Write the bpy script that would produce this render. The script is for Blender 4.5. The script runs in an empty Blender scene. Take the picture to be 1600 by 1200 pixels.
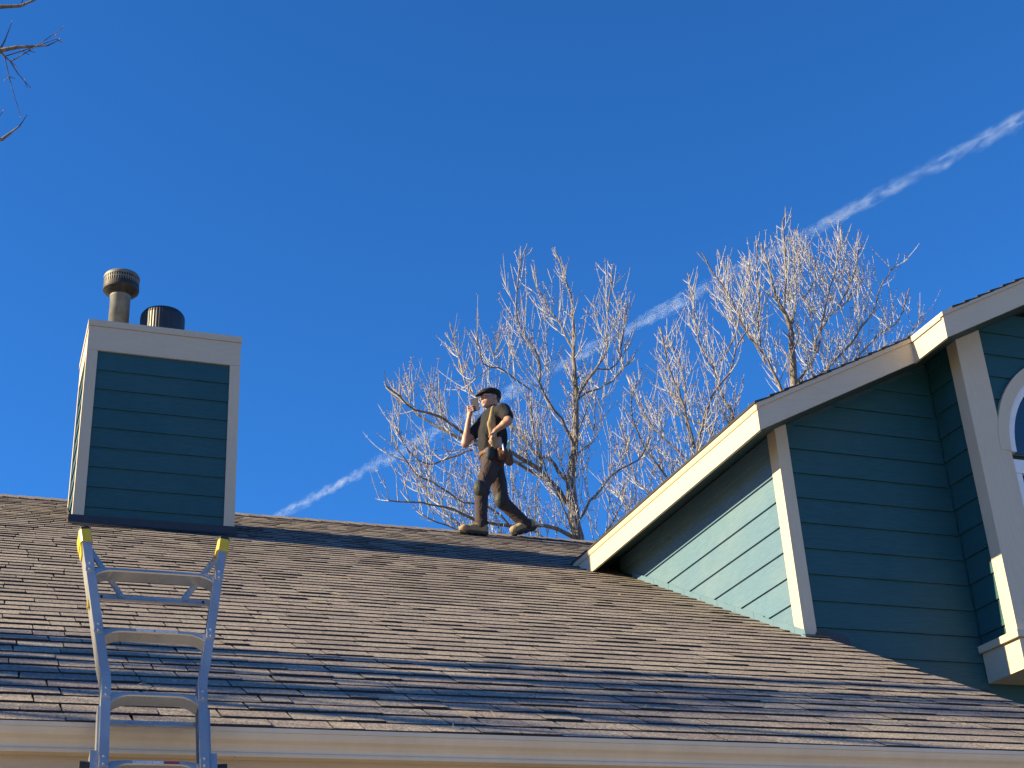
import bpy, math, random
import numpy as np
from mathutils import Vector, Matrix
random.seed(11)
SC = bpy.context.scene
COL = SC.collection
H = 1.6                      # eye height above the ground; house measurements below are taken from eye level

# ------------------------------------------------------------------ camera, sky, sun, exposure
cam = bpy.data.cameras.new('camera')
cam.sensor_width = 36.0
cam.lens = 36.0 * 2251.6 / 1600.0
cam.clip_start = 0.1
cam.clip_end = 60000.0
camo = bpy.data.objects.new('camera', cam)
COL.objects.link(camo)
camo.matrix_world = (Matrix.Translation((0, 0, H)) @ Matrix.Rotation(math.radians(-21.486), 4, 'Z')
                     @ Matrix.Rotation(math.radians(90 + 26.4746), 4, 'X') @ Matrix.Rotation(math.radians(-3.3383), 4, 'Z'))
SC.camera = camo

SUN_EL = math.radians(25.0)
SUN_AZ = math.radians(9.5)                 # the sun stands to the left (-X), a little behind the house (+Y)
to_sun = Vector((-math.cos(SUN_EL) * math.cos(SUN_AZ), math.cos(SUN_EL) * math.sin(SUN_AZ), math.sin(SUN_EL)))

world = bpy.data.worlds.new('World')
SC.world = world
world.use_nodes = True
wn = world.node_tree.nodes
sky = wn.new('ShaderNodeTexSky')
sky.sky_type = 'NISHITA'
sky.sun_disc = False
sky.sun_elevation = SUN_EL
sky.sun_rotation = math.atan2(to_sun.x, to_sun.y)
sky.altitude = 1700.0
sky.air_density = 1.0
sky.dust_density = 0.0
sky.ozone_density = 10.0
bg = wn['Background']
bg.inputs['Strength'].default_value = 0.085
hsv = wn.new('ShaderNodeHueSaturation')
hsv.inputs['Saturation'].default_value = 1.08
world.node_tree.links.new(sky.outputs[0], hsv.inputs['Color'])
world.node_tree.links.new(hsv.outputs['Color'], bg.inputs[0])

sun = bpy.data.lights.new('sun', 'SUN')
sun.energy = 5.0
sun.angle = math.radians(0.53)
sun.color = (1.0, 0.79, 0.46)
suno = bpy.data.objects.new('sun', sun)
COL.objects.link(suno)
suno.rotation_euler = (-to_sun).to_track_quat('-Z', 'Y').to_euler()
suno.location = (-20, 5, 30)

SC.view_settings.view_transform = 'Standard'
SC.view_settings.look = 'None'
SC.view_settings.exposure = 1.50
SC.view_settings.gamma = 1.0
SC.view_settings.use_curve_mapping = False

# ------------------------------------------------------------------ helpers
class MB:
    """collects faces; build() links them as one mesh object"""
    def __init__(self):
        self.v, self.f, self.m, self.t = [], [], [], []
    def add(self, verts, faces, mi=0, tint=0.0):
        o = len(self.v)
        self.v += [tuple(p) for p in verts]
        for f in faces:
            self.f.append(tuple(i + o for i in f)); self.m.append(mi); self.t.append(tint)
    def box(self, a, b, mi=0):
        x0, y0, z0 = a; x1, y1, z1 = b
        v = [(x0,y0,z0),(x1,y0,z0),(x1,y1,z0),(x0,y1,z0),(x0,y0,z1),(x1,y0,z1),(x1,y1,z1),(x0,y1,z1)]
        self.add(v, [(0,3,2,1),(4,5,6,7),(0,1,5,4),(1,2,6,5),(2,3,7,6),(3,0,4,7)], mi)
        return self
    def obox(self, c, ex, ey, ez, mi=0):
        """box from its centre and three half-axis vectors"""
        c, ex, ey, ez = Vector(c), Vector(ex), Vector(ey), Vector(ez)
        v = [c + sx*ex + sy*ey + sz*ez for sz in (-1,1) for sx, sy in ((-1,-1),(1,-1),(1,1),(-1,1))]
        self.add(v, [(0,3,2,1),(4,5,6,7),(0,1,5,4),(1,2,6,5),(2,3,7,6),(3,0,4,7)], mi)
        return self
    def prism(self, poly, d, mi=0):
        """polygon (3D points) pushed along the vector d (one vector, or one per point)"""
        n = len(poly); P = [Vector(p) for p in poly]
        D = [Vector(q) for q in d] if isinstance(d[0], (tuple, list, Vector)) else [Vector(d)] * n
        self.add(P + [p + q for p, q in zip(P, D)],
                 [tuple(range(n - 1, -1, -1)), tuple(range(n, 2*n))] + [(i, (i+1) % n, n + (i+1) % n, n + i) for i in range(n)], mi)
        return self
    def tube(self, pts, rad, n=6, mi=0, caps=True):
        P = [Vector(p) for p in pts]
        if isinstance(rad, (int, float)): rad = [rad] * len(P)
        rings = []; u = None
        for i, p in enumerate(P):
            t = (P[min(i+1, len(P)-1)] - P[max(i-1, 0)])
            t = t.normalized() if t.length > 1e-9 else Vector((0,0,1))
            if u is None:
                u = t.orthogonal().normalized()
            else:
                u = (u - t * u.dot(t)); u = u.normalized() if u.length > 1e-6 else t.orthogonal().normalized()
            w = t.cross(u)
            rings.append([p + rad[i] * (math.cos(2*math.pi*k/n) * u + math.sin(2*math.pi*k/n) * w) for k in range(n)])
        v = [q for r in rings for q in r]; f = []
        for i in range(len(rings) - 1):
            for k in range(n):
                f.append((i*n + k, i*n + (k+1) % n, (i+1)*n + (k+1) % n, (i+1)*n + k))
        if caps:
            f.append(tuple(range(n - 1, -1, -1))); f.append(tuple((len(rings)-1)*n + k for k in range(n)))
        self.add(v, f, mi)
        return self
    def lathe(self, c, prof, n=32, mi=0, wob=None):
        """profile of (radius, z) turned round a vertical axis through c"""
        v = []; f = []
        for j, (r, z) in enumerate(prof):
            for k in range(n):
                a = 2*math.pi*k/n
                rr = r * (1 + (wob(k, j) if wob else 0))
                v.append((c[0] + rr*math.cos(a), c[1] + rr*math.sin(a), c[2] + z))
        for j in range(len(prof) - 1):
            for k in range(n):
                f.append((j*n + k, j*n + (k+1) % n, (j+1)*n + (k+1) % n, (j+1)*n + k))
        f.append(tuple(range(n - 1, -1, -1))); f.append(tuple((len(prof)-1)*n + k for k in range(n)))
        self.add(v, f, mi)
        return self
    def build(self, name, mats, parent=None, smooth=False, tint=False, dz=H):
        if not isinstance(mats, (list, tuple)): mats = [mats]
        V = np.array(self.v, dtype=float); V[:, 2] += dz
        lo, hi = V.min(0), V.max(0)
        org = np.array([(lo[0]+hi[0])/2, (lo[1]+hi[1])/2, lo[2]])
        me = bpy.data.meshes.new(name)
        me.from_pydata((V - org).tolist(), [], self.f)
        for m in mats: me.materials.append(m)
        if len(mats) > 1: me.polygons.foreach_set('material_index', self.m)
        if smooth: me.polygons.foreach_set('use_smooth', [True] * len(self.f))
        if tint:
            a = me.attributes.new('tint', 'FLOAT', 'FACE')
            a.data.foreach_set('value', self.t)
        me.update()
        o = bpy.data.objects.new(name, me)
        COL.objects.link(o)
        o.location = org
        if parent is not None: adopt(o, parent)
        return o

def world_loc(o):
    l = Vector(o.location)
    while o.parent: o = o.parent; l += Vector(o.location)
    return l
def adopt(o, parent):
    """parts keep their place; only plain translations are used in this scene for parents"""
    o.parent = parent
    o.location = Vector(o.location) - world_loc(parent)
def empty(name, loc, label, cat, group=None):
    o = bpy.data.objects.new(name, None); o.empty_display_size = 0.3
    COL.objects.link(o); o.location = loc
    return tag(o, label, cat, group)
def tag(o, label=None, cat=None, group=None, kind=None):
    for k, val in (('label', label), ('category', cat), ('group', group), ('kind', kind)):
        if val: o[k] = val
    return o

def clip(poly, a, b, c):
    """keep the part of a 2D polygon with a*s + b*z <= c"""
    out = []
    for i in range(len(poly)):
        p, q = poly[i], poly[(i+1) % len(poly)]
        dp, dq = a*p[0] + b*p[1] - c, a*q[0] + b*q[1] - c
        if dp <= 0: out.append(p)
        if (dp < 0) != (dq < 0) and abs(dp - dq) > 1e-12:
            t = dp / (dp - dq)
            if 1e-6 < t < 1 - 1e-6: out.append((p[0] + t*(q[0]-p[0]), p[1] + t*(q[1]-p[1])))
    return out

# ------------------------------------------------------------------ materials
class NT:
    def __init__(self, name):
        self.mat = bpy.data.materials.new(name); self.mat.use_nodes = True
        self.t = self.mat.node_tree; self.n = self.t.nodes; self.b = self.n['Principled BSDF']
    def node(self, kind, **kw):
        n = self.n.new('ShaderNode' + kind)
        for k, v in kw.items(): setattr(n, k, v)
        return n
    def link(self, a, b): self.t.links.new(a, b)
    def coord(self, scale=(1, 1, 1), kind='Object', rot=(0, 0, 0)):
        tc = self.node('TexCoord'); mp = self.node('Mapping')
        mp.inputs['Scale'].default_value = scale; mp.inputs['Rotation'].default_value = rot
        self.link(tc.outputs[kind], mp.inputs['Vector']); return mp.outputs['Vector']
    def geo(self, scale=(1, 1, 1)):
        g = self.node('NewGeometry'); mp = self.node('Mapping'); mp.inputs['Scale'].default_value = scale
        self.link(g.outputs['Position'], mp.inputs['Vector']); return mp.outputs['Vector']
    def noise(self, vec, scale, detail=4, rough=0.55, dist=0.0):
        n = self.node('TexNoise'); n.inputs['Scale'].default_value = scale; n.inputs['Detail'].default_value = detail
        n.inputs['Roughness'].default_value = rough; n.inputs['Distortion'].default_value = dist
        self.link(vec, n.inputs['Vector']); return n.outputs['Fac']
    def ramp(self, fac, stops):
        r = self.node('ValToRGB'); e = r.color_ramp.elements
        while len(e) < len(stops): e.new(0.5)
        for i, (p, c) in enumerate(stops):
            e[i].position = p; e[i].color = tuple(c) + (1,) if len(c) == 3 else c
        self.link(fac, r.inputs['Fac']); return r.outputs['Color']
    def mix(self, fac, a, b, mode='MIX'):
        m = self.node('Mix', data_type='RGBA', blend_type=mode)
        for s, v in ((m.inputs[0], fac), (m.inputs[6], a), (m.inputs[7], b)):
            if hasattr(v, 'links') or hasattr(v, 'is_linked'): self.link(v, s)
            elif isinstance(v, (int, float)): s.default_value = v
            else: s.default_value = tuple(v) + (1,)
        return m.outputs[2]
    def math(self, op, a, b=None):
        m = self.node('Math', operation=op)
        for i, v in enumerate((a, b)):
            if v is None: continue
            if isinstance(v, (int, float)): m.inputs[i].default_value = v
            else: self.link(v, m.inputs[i])
        return m.outputs[0]
    def bump(self, h, strength, dist):
        b = self.node('Bump'); b.inputs['Strength'].default_value = strength; b.inputs['Distance'].default_value = dist
        self.link(h, b.inputs['Height']); self.link(b.outputs['Normal'], self.b.inputs['Normal'])
    def set(self, **kw):
        for k, v in kw.items(): self.b.inputs[k].default_value = v

def paint(name, col, grain_axis=(1, 1, 1), rough=0.6, vary=0.10, dirt=(0.10, 0.09, 0.08), dirt_amt=0.25, bump=0.25, speck=True):
    """weathered house paint over rough-sawn boards: faint grain, blotches, a few specks"""
    m = NT(name)
    g = m.noise(m.geo(grain_axis), 14, 6, 0.6)
    big = m.noise(m.geo(), 1.7, 5, 0.6)
    oi = m.node('ObjectInfo')
    c = m.ramp(g, [(0.30, [x*(1 - vary) for x in col]), (0.70, [min(1, x*(1 + vary)) for x in col])])
    c = m.mix(m.math('MULTIPLY', m.math('SUBTRACT', big, 0.45), dirt_amt*2.2), c, dirt)
    c = m.mix(0.10, c, m.ramp(oi.outputs['Random'], [(0, [x*0.75 for x in col]), (1, [min(1, x*1.2) for x in col])]))
    if speck:
        s = m.noise(m.geo(), 90, 2, 0.5)
        c = m.mix(m.math('MULTIPLY', m.math('GREATER_THAN', s, 0.74), 0.35), c, dirt)
    m.link(c, m.b.inputs['Base Color'])
    m.set(Roughness=rough)
    m.bump(g, bump, 0.004)
    return m.mat

def plain(name, col, rough=0.6, metal=0.0, vary=0.12, scale=20, bump=0.0):
    m = NT(name)
    g = m.noise(m.geo(), scale, 4)
    m.link(m.ramp(g, [(0.3, [x*(1 - vary) for x in col]), (0.7, [min(1, x*(1 + vary)) for x in col])]), m.b.inputs['Base Color'])
    m.set(Roughness=rough, Metallic=metal)
    if bump: m.bump(g, bump, 0.003)
    return m.mat

M = {}
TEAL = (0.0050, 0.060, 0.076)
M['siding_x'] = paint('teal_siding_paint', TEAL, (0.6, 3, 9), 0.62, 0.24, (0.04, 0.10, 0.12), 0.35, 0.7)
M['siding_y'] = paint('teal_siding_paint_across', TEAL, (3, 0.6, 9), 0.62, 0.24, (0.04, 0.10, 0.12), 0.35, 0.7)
M['siding_lit'] = paint('sunlit_teal_paint', (0.066, 0.142, 0.205), (3, 0.6, 9), 0.75, 0.13, (0.19, 0.23, 0.23), 0.45, 0.8)  # siding teal with sunlight painted in, for the sun-facing wall; blotches are chalking
M['trim'] = paint('cream_trim_paint', (0.470, 0.410, 0.312), (5, 5, 0.8), 0.6, 0.05, (0.30, 0.25, 0.19), 0.16, 0.35)
M['trim_h'] = paint('cream_trim_paint_level', (0.470, 0.410, 0.312), (0.7, 0.7, 6), 0.6, 0.05, (0.30, 0.25, 0.19), 0.16, 0.25)
M['soffit'] = paint('teal_soffit_paint', (0.022, 0.058, 0.070), (1, 1, 1), 0.7, 0.10, (0.08, 0.1, 0.1), 0.2, 0.2)
M['tan'] = paint('tan_wall_paint', (0.46, 0.36, 0.25), (0.6, 0.6, 5), 0.65, 0.06, (0.2, 0.15, 0.1), 0.2, 0.2)
M['gutter'] = paint('beige_gutter_enamel', (0.56, 0.475, 0.365), (1.1, .8, .25), 0.42, 0.05, (0.20, 0.16, 0.12), 0.40, 0.05)
M['flash'] = plain('dark_flashing_metal', (0.035, 0.035, 0.04), 0.5, 0.3)
M['flash_teal'] = paint('teal_flashing_paint', (0.078, 0.155, 0.215), (1, 1, 1), 0.5, 0.08, (0.12, 0.15, 0.14), 0.3, 0.1)
M['galv'] = plain('grey_vent_pipe_metal', (0.135, 0.14, 0.13), 0.6, 0.2, 0.3, 9)
M['vent_dark'] = plain('dark_vent_metal', (0.022, 0.021, 0.021), 0.6, 0.3, 0.6, 25)  # dark metal for the flue cap's flared base and inner band
M['black_vent'] = plain('black_vent_plastic', (0.014, 0.014, 0.015), 0.42, 0.0, 0.3, 30)
M['winframe'] = plain('white_window_frame', (0.62, 0.64, 0.66), 0.4, 0.0, 0.04, 10)

def glass_mat():
    m = NT('window_glass')
    m.set(**{'Base Color': (0.012, 0.018, 0.025, 1), 'Roughness': 0.06, 'Specular IOR Level': 0.9})
    m.bump(m.noise(m.geo(), 2.5, 2), 0.05, 0.01)
    return m.mat
M['glass'] = glass_mat()
M['shade'] = plain('pleated_shade_cloth', (0.30, 0.33, 0.38), 0.8)

def shingle_mat():
    m = NT('asphalt_shingle_granules')
    at = m.node('Attribute', attribute_name='tint', attribute_type='GEOMETRY')
    oi = m.node('ObjectInfo')
    r = m.math('FRACT', m.math('ADD', at.outputs['Fac'], oi.outputs['Random']))
    base = m.ramp(r, [(0.0, (0.186, 0.168, 0.156)), (0.25, (0.242, 0.214, 0.192)), (0.45, (0.216, 0.188, 0.173)),
                      (0.65, (0.276, 0.248, 0.212)), (0.85, (0.238, 0.216, 0.191)), (1.0, (0.285, 0.254, 0.214))])
    gr = m.noise(m.geo(), 120, 2, 0.75)
    gr2 = m.noise(m.geo(), 62, 3, 0.7)
    c = m.mix(0.85, base, m.ramp(gr, [(0.34, (0.35, 0.34, 0.33)), (0.5, (0.95, 0.95, 0.95)), (0.66, (1.9, 1.8, 1.6))]), 'MULTIPLY')
    c = m.mix(0.85, c, m.ramp(gr2, [(0.32, (0.52, 0.52, 0.53)), (0.5, (1.0, 1.0, 1.0)), (0.68, (1.5, 1.47, 1.40))]), 'MULTIPLY')
    blotch = m.noise(m.geo((0.8, 0.8, 0.8)), 1.1, 5, 0.65)
    c = m.mix(0.6, c, m.ramp(blotch, [(0.35, (0.82, 0.80, 0.80)), (0.65, (1.14, 1.13, 1.10))]), 'MULTIPLY')
    m.link(c, m.b.inputs['Base Color'])
    m.set(Roughness=0.9, **{'Specular IOR Level': 0.25})
    m.bump(gr, 0.55, 0.003)
    return m.mat
M['shingle'] = shingle_mat()
M['asphalt_edge'] = plain('cut_asphalt_edge', (0.022, 0.020, 0.020), 0.85)
M['deck'] = plain('roof_deck_felt', (0.02, 0.02, 0.02), 0.9)

def ground_mat():
    m = NT('dry_winter_lawn')
    a = m.noise(m.geo(), 0.35, 6, 0.6); b = m.noise(m.geo(), 22, 4, 0.7)
    c = m.ramp(a, [(0.3, (0.16, 0.15, 0.08)), (0.7, (0.30, 0.25, 0.15))])
    c = m.mix(0.5, c, m.ramp(b, [(0.3, (0.6, 0.6, 0.6)), (0.7, (1.3, 1.25, 1.2))]), 'MULTIPLY')
    m.link(c, m.b.inputs['Base Color']); m.set(Roughness=0.95)
    return m.mat
M['ground'] = ground_mat()

# ------------------------------------------------------------------ the ground
g = MB()
N = 24; S = 3000.0
def gx(i):
    t = (i / N) * 2 - 1
    return math.copysign(abs(t) ** 3, t) * S
for j in range(N):
    for i in range(N):
        o = len(g.v)
        P = [(gx(i), gx(j)), (gx(i+1), gx(j)), (gx(i+1), gx(j+1)), (gx(i), gx(j+1))]
        g.add([(x, y, -H) for x, y in P], [(0, 1, 2, 3)])
tag(g.build('ground', M['ground']), kind='structure')
bounce_mb = MB().prism([(-9, -12, -H + .02), (9, -12, -H + .02), (9, 5.4, -H + .02), (-9, 5.4, -H + .02)], (0, 0, -.12))  # added unseen slab, bounces warm light up onto gutter and shaded trim
M['bounce_pale'] = plain('pale_bounce_slab', (0.34, 0.31, 0.265), .9, 0, .12, 3)
tag(bounce_mb.build('bounce_slab', M['bounce_pale']), kind='structure')

# ------------------------------------------------------------------ the house
TAN = math.tan(math.radians(26.8))
PITCH = math.radians(26.8)
def roof_z(y): return 1.315 + (y - 5.427) * TAN
Y_EAVE, Y_RIDGE, X_LEFT, X_RIGHT = 5.425, 13.50, -4.0, 5.40
house = empty('house', (2.0, 9.5, 0.0), 'teal lap-sided house with brown shingle roof, boxed chimney and cream trimmed gable', 'house')

# --- main roof: deck with shingles laid on it
def x_end(y): return X_RIGHT if y < 10.2 else 7.4
rd = MB()
zr, ze = roof_z(Y_RIDGE), roof_z(Y_EAVE)
for poly in ([(X_LEFT, 5.52, roof_z(5.52)-.012), (X_RIGHT-.015, 5.52, roof_z(5.52)-.012), (X_RIGHT-.015, Y_RIDGE, zr-.012), (X_LEFT, Y_RIDGE, zr-.012)],
             [(X_LEFT, Y_RIDGE+.002, zr-.012), (X_RIGHT-.015, Y_RIDGE+.002, zr-.012), (X_RIGHT-.015, 21.5, zr-.012-(21.5-Y_RIDGE)*TAN), (X_LEFT, 21.5, zr-.012-(21.5-Y_RIDGE)*TAN)]):
    rd.prism(poly, (0, 0, -0.05))
rd.prism([(X_RIGHT-.014, 10.2, roof_z(10.2)-.012), (7.38, 10.2, roof_z(10.2)-.012), (7.38, Y_RIDGE, zr-.012), (X_RIGHT-.014, Y_RIDGE, zr-.012)], (0, 0, -.14))
rd.prism([(X_RIGHT-.014, Y_RIDGE+.002, zr-.012), (7.38, Y_RIDGE+.002, zr-.012), (7.38, 21.5, zr-.012-(21.5-Y_RIDGE)*TAN), (X_RIGHT-.014, 21.5, zr-.012-(21.5-Y_RIDGE)*TAN)], (0, 0, -.14))
main_roof = rd.build('main_roof', M['deck'], house)
main_roof['label'] = 'brown grey laminated shingle roof'

EXPO = 0.143
ux, uv, un = Vector((1, 0, 0)), Vector((0, math.cos(PITCH), math.sin(PITCH))), Vector((0, -math.sin(PITCH), math.cos(PITCH)))
LEN = EXPO + 0.022
def shingle_geo(w, th, skew):
    """one laminated tab in roof coordinates (x along the eave, v up the slope, n off the deck)"""
    n0 = -0.004
    v = [(0, 0, n0), (w, 0, n0), (w + skew, LEN, n0), (skew, LEN, n0),
         (0.001, 0, th), (w - 0.001, 0, th), (w - 0.001 + skew, LEN, 0.0005), (0.001 + skew, LEN, 0.0005),
         (0.001, 0.004, th + 0.0004), (w - 0.001, 0.004, th + 0.0004)]
    f = [(8, 9, 6, 7), (4, 5, 9, 8), (0, 1, 5, 4), (1, 2, 6, 9, 5), (3, 0, 4, 8, 7)]
    mi = [0, 0, 1, 1, 1]
    return v, f, mi
SH_MESH = {}
def shingle_mesh(w, th, skew):
    key = (w, th, skew)
    if key not in SH_MESH:
        v, f, mi = shingle_geo(w, th, skew)
        me = bpy.data.meshes.new('shingle'); me.from_pydata(v, [], f)
        me.materials.append(M['shingle']); me.materials.append(M['asphalt_edge'])
        me.polygons.foreach_set('material_index', mi); me.update()
        SH_MESH[key] = me
    return SH_MESH[key]

Rc = camo.matrix_world.to_3x3().transposed()
def project(P):
    c = Rc @ (Vector(P) - Vector((0, 0, H)))
    return (800 + 2251.6 * c.x / -c.z, 600 - 2251.6 * c.y / -c.z) if c.z < -0.05 else (1e6, 1e6)

WIDTHS = (0.10, 0.12, 0.145, 0.17, 0.20, 0.235, 0.27, 0.31, 0.37)
pieces = []
nc = int((Y_RIDGE - Y_EAVE) / math.cos(PITCH) / EXPO) + 1
rs = random.Random(5)
for k in range(nc):
    v0 = k * EXPO
    x = X_LEFT - rs.random() * 0.4
    high = rs.random() < 0.5
    xe = x_end(Y_EAVE + v0*math.cos(PITCH))
    while x < xe:
        w = rs.choice(WIDTHS[1:7] if high else WIDTHS[2:])
        th = rs.choice((0.0092, 0.0100, 0.0108)) if high else rs.choice((0.0062, 0.0070, 0.0078))
        if rs.random() < 0.22: th += 0.0025
        skew = rs.choice((0.0, 0.0, 0.006, -0.006))
        x0, x1 = max(x, X_LEFT), min(x + w, xe)
        if x1 - x0 > 0.05:
            ww = w if (x0 == x and x1 == x + w) else round(x1 - x0, 3)
            pieces.append((x0, v0 + rs.uniform(-0.003, 0.003), ww, th, skew, rs.random()))
        x += w + 0.0035
        high = not high if rs.random() < 0.85 else high
P0 = Vector((0, Y_EAVE, roof_z(Y_EAVE)))
def shown(p):
    x0, v0, w, th, sk, t = p
    a = P0 + ux*x0 + uv*v0 + Vector((0, 0, H)); b = a + ux*w; c = a + uv*EXPO
    pa, pb, pc = project(a), project(b), project(c)
    if not (-40 < pa[0] and pb[0] < 1680 and pa[1] < 1180): return 0
    return abs((pb[0]-pa[0]) * (pc[1]-pa[1]))
# hidden by chimney base or under the gable wing: never among the single ones
order = sorted(range(len(pieces)), key=lambda i: -shown(pieces[i]))
single = set(order[:290])
rest = MB()
for i, (x0, v0, w, th, sk, t) in enumerate(pieces):
    org = P0 + ux*x0 + uv*v0
    if i in single:
        o = bpy.data.objects.new('shingle', shingle_mesh(w, th, sk))
        COL.objects.link(o)
        o.parent = main_roof
        o.location = org + Vector((0, 0, H)) - world_loc(main_roof)
        o.rotation_euler = (PITCH, 0, 0)
    else:
        v, f, mi = shingle_geo(w, th, sk)
        off = len(rest.v)
        rest.v += [tuple(org + ux*a + uv*b + un*c) for a, b, c in v]
        for ff, m_ in zip(f, mi):
            rest.f.append(tuple(q + off for q in ff)); rest.m.append(m_); rest.t.append(t)
o = rest.build('shingle_field', [M['shingle'], M['asphalt_edge']], main_roof, tint=True)
o['kind'] = 'stuff'
# ridge caps: bent pieces over the ridge, each its own
rs = random.Random(8)
x = X_LEFT
cap_v = [(0, -0.14, -0.14*TAN + 0.012), (0, 0, 0.02), (0, 0.14, -0.14*TAN + 0.012)]
while x < 7.4 - 0.02:
    mb = MB()
    w = min(0.17, 7.4 - x)
    a = [Vector((x, Y_RIDGE + p[1], zr + p[2] + 0.008)) for p in cap_v]
    b = [Vector((x + w, Y_RIDGE + p[1], zr + p[2])) for p in cap_v]
    mb.add(a + b, [(0, 3, 4, 1), (1, 4, 5, 2)], 0)
    lo = [q - Vector((0, 0, 0.011)) for q in a] + [q - Vector((0, 0, 0.009)) for q in b]
    mb.add(a + b + lo, [(0, 1, 7, 6), (1, 2, 8, 7), (9, 10, 4, 3), (10, 11, 5, 4), (6, 9, 3, 0), (2, 5, 11, 8)], 1)
    mb.build('ridge_cap', [M['shingle'], M['asphalt_edge']], main_roof)
    x += 0.145

# --- eaves: gutter, fascia, soffit and the wall under them
XG0, XG1 = X_LEFT - 0.03, X_RIGHT + 0.04
prof = [(5.510, 1.306), (5.510, 1.212), (5.446, 1.212), (5.443, 1.216), (5.443, 1.224), (5.447, 1.230), (5.444, 1.242), (5.432, 1.256),
        (5.416, 1.268), (5.408, 1.280), (5.406, 1.292), (5.399, 1.294), (5.398, 1.3095), (5.406, 1.3105), (5.410, 1.306), (5.412, 1.296), (5.500, 1.222), (5.505, 1.306)]
gm = MB()
n = len(prof)
gm.add([(XG0, y, z) for y, z in prof] + [(XG1, y, z) for y, z in prof], [(i, (i+1) % n, n + (i+1) % n, n + i) for i in range(n)])
gutter = gm.build('gutter', M['gutter'], house)
gutter['label'] = 'beige gutter along the eave'
for xe, s in ((XG0, -1), (XG1, 1)):
    e = MB().prism([(xe, y, z) for y, z in prof[1:13]] + [(xe, 5.505, 1.306)], (0.004*s, 0, 0))
    e.build('end_cap', M['gutter'], gutter)
for xs in (-2.4, 0.95, 3.35):
    e = MB().box((xs, 5.4465, 1.2115), (xs + 0.012, 5.509, 1.2095))
    e.build('seam', M['gutter'], gutter)
f = MB().box((X_LEFT, 5.5125, 1.12), (X_RIGHT, 5.535, 1.305)); f.build('eave_fascia', M['tan'], house)
s = MB().box((X_LEFT, 5.537, 1.135), (X_RIGHT, 6.02, 1.15)); s.build('eave_soffit', M['tan'], house)
w = MB().box((X_LEFT + .35, 6.0, -H), (X_RIGHT - 0.1, 6.15, 1.134)); w.build('lower_wall', M['tan'], house)
w = MB().prism([(X_LEFT + .35, 6.16, -H), (X_LEFT + .35, 20.9, -H), (X_LEFT + .35, 20.9, roof_z(6.1) - .3), (X_LEFT + .35, Y_RIDGE, zr - .2), (X_LEFT + .35, 6.16, roof_z(6.16) - .2)], (0.15, 0, 0))
w.build('end_wall', M['siding_y'], house)

# --- chimney
CX0, CX1, CY0, CY1 = 0.612, 1.955, 11.66, 12.54
ZB = roof_z(CY0) - 0.10
chim = MB().box((CX0 + .02, CY0 + .02, ZB - .2), (CX1 - .02, CY1 - .02, 6.34)).build('chimney', M['siding_x'], house)
chim['label'] = 'boxed chimney with teal lap siding and cream trim'
def board(wallpt, sdir, ndir, poly, z0, z1, t0, t1, name, mat, parent):
    """lap board: 2D outline (s, z) in the wall plane, thicker (t1) at its lower edge than at its upper (t0)"""
    if len(poly) < 3: return None
    sdir, ndir = Vector(sdir), Vector(ndir)
    P = [Vector(wallpt) + sdir*s + Vector((0, 0, z)) for s, z in poly]
    D = [ndir * (t0 + (t1 - t0) * max(0, min(1, (z1 - z) / (z1 - z0)))) for s, z in poly]
    mb = MB(); mb.prism(P, D)
    return mb.build(name, mat, parent)
zl = [5.916 - 0.1836*i for i in range(-1, 8)] + [4.40]
for i in range(9):
    zt, zb = zl[i], zl[i+1]
    zt_ = min(zt, 6.10)
    L_ = 0.695 - 0.007 * (i % 2) * 0
    for (pt, sd, nd, s0, s1, mt) in (((0, CY0 + .02, 0), (1, 0, 0), (0, -1, 0), 0.690, 1.876, 'siding_x'),
                                     ((CX0 + .02, 0, 0), (0, 1, 0), (-1, 0, 0), CY0 + .09, CY1 - .09, 'siding_y'),
                                     ((CX1 - .02, 0, 0), (0, 1, 0), (1, 0, 0), CY0 + .09, CY1 - .09, 'siding_y')):
        pl = [(s0, zb), (s1, zb), (s1, zt_), (s0, zt_)]
        if sd[1]: pl = clip(pl, TAN, -1, TAN*5.427 - 1.315 - 0.02)
        else: pl = clip(pl, 0, -1, -(4.474))
        board(pt, sd, nd, pl, zb, zt, 0.002, 0.014, 'siding_board', M[mt], chim)
# corner boards (front and side faces), top band, cap
def cut_to_roof(x0, x1, y0, y1, z1, gap):
    return [(x0, y0, roof_z(y0) + gap), (x1, y0, roof_z(y0) + gap), (x1, y1, roof_z(y1) + gap), (x0, y1, roof_z(y1) + gap)], z1
def corner(x0, x1, y0, y1, z1, gap, name, parent):
    b, z1 = cut_to_roof(x0, x1, y0, y1, z1, gap)
    mb = MB(); mb.add(b + [(x, y, z1) for x, y, z in b], [(3, 2, 1, 0), (4, 5, 6, 7), (0, 1, 5, 4), (1, 2, 6, 5), (2, 3, 7, 6), (3, 0, 4, 7)])
    return mb.build(name, M['trim'], parent)
Z1 = 6.10
corner(CX0 + .0005, CX0 + .093, CY0, CY0 + .0195, Z1, .012, 'corner_board', chim)
corner(CX1 - .093, CX1 - .0005, CY0, CY0 + .0195, Z1, .03, 'corner_board', chim)
for xa, xb in ((CX0, CX0 + .0195), (CX1 - .0195, CX1)):
    corner(xa, xb, CY0 + .0205, CY0 + .093, Z1, .03, 'corner_board', chim)
    corner(xa, xb, CY1 - .093, CY1, Z1, .03, 'corner_board', chim)
MB().box((CX0, CY0 - .001, Z1 + .002), (CX1, CY0 + .0195, 6.336)).build('top_band', M['trim_h'], chim)
for xa, xb in ((CX0 + .0005, CX0 + .0195), (CX1 - .0195, CX1 - .0005)):
    MB().box((xa, CY0 + .0205, Z1 + .002), (xb, CY1, 6.336)).build('top_band', M['trim_h'], chim)
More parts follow.
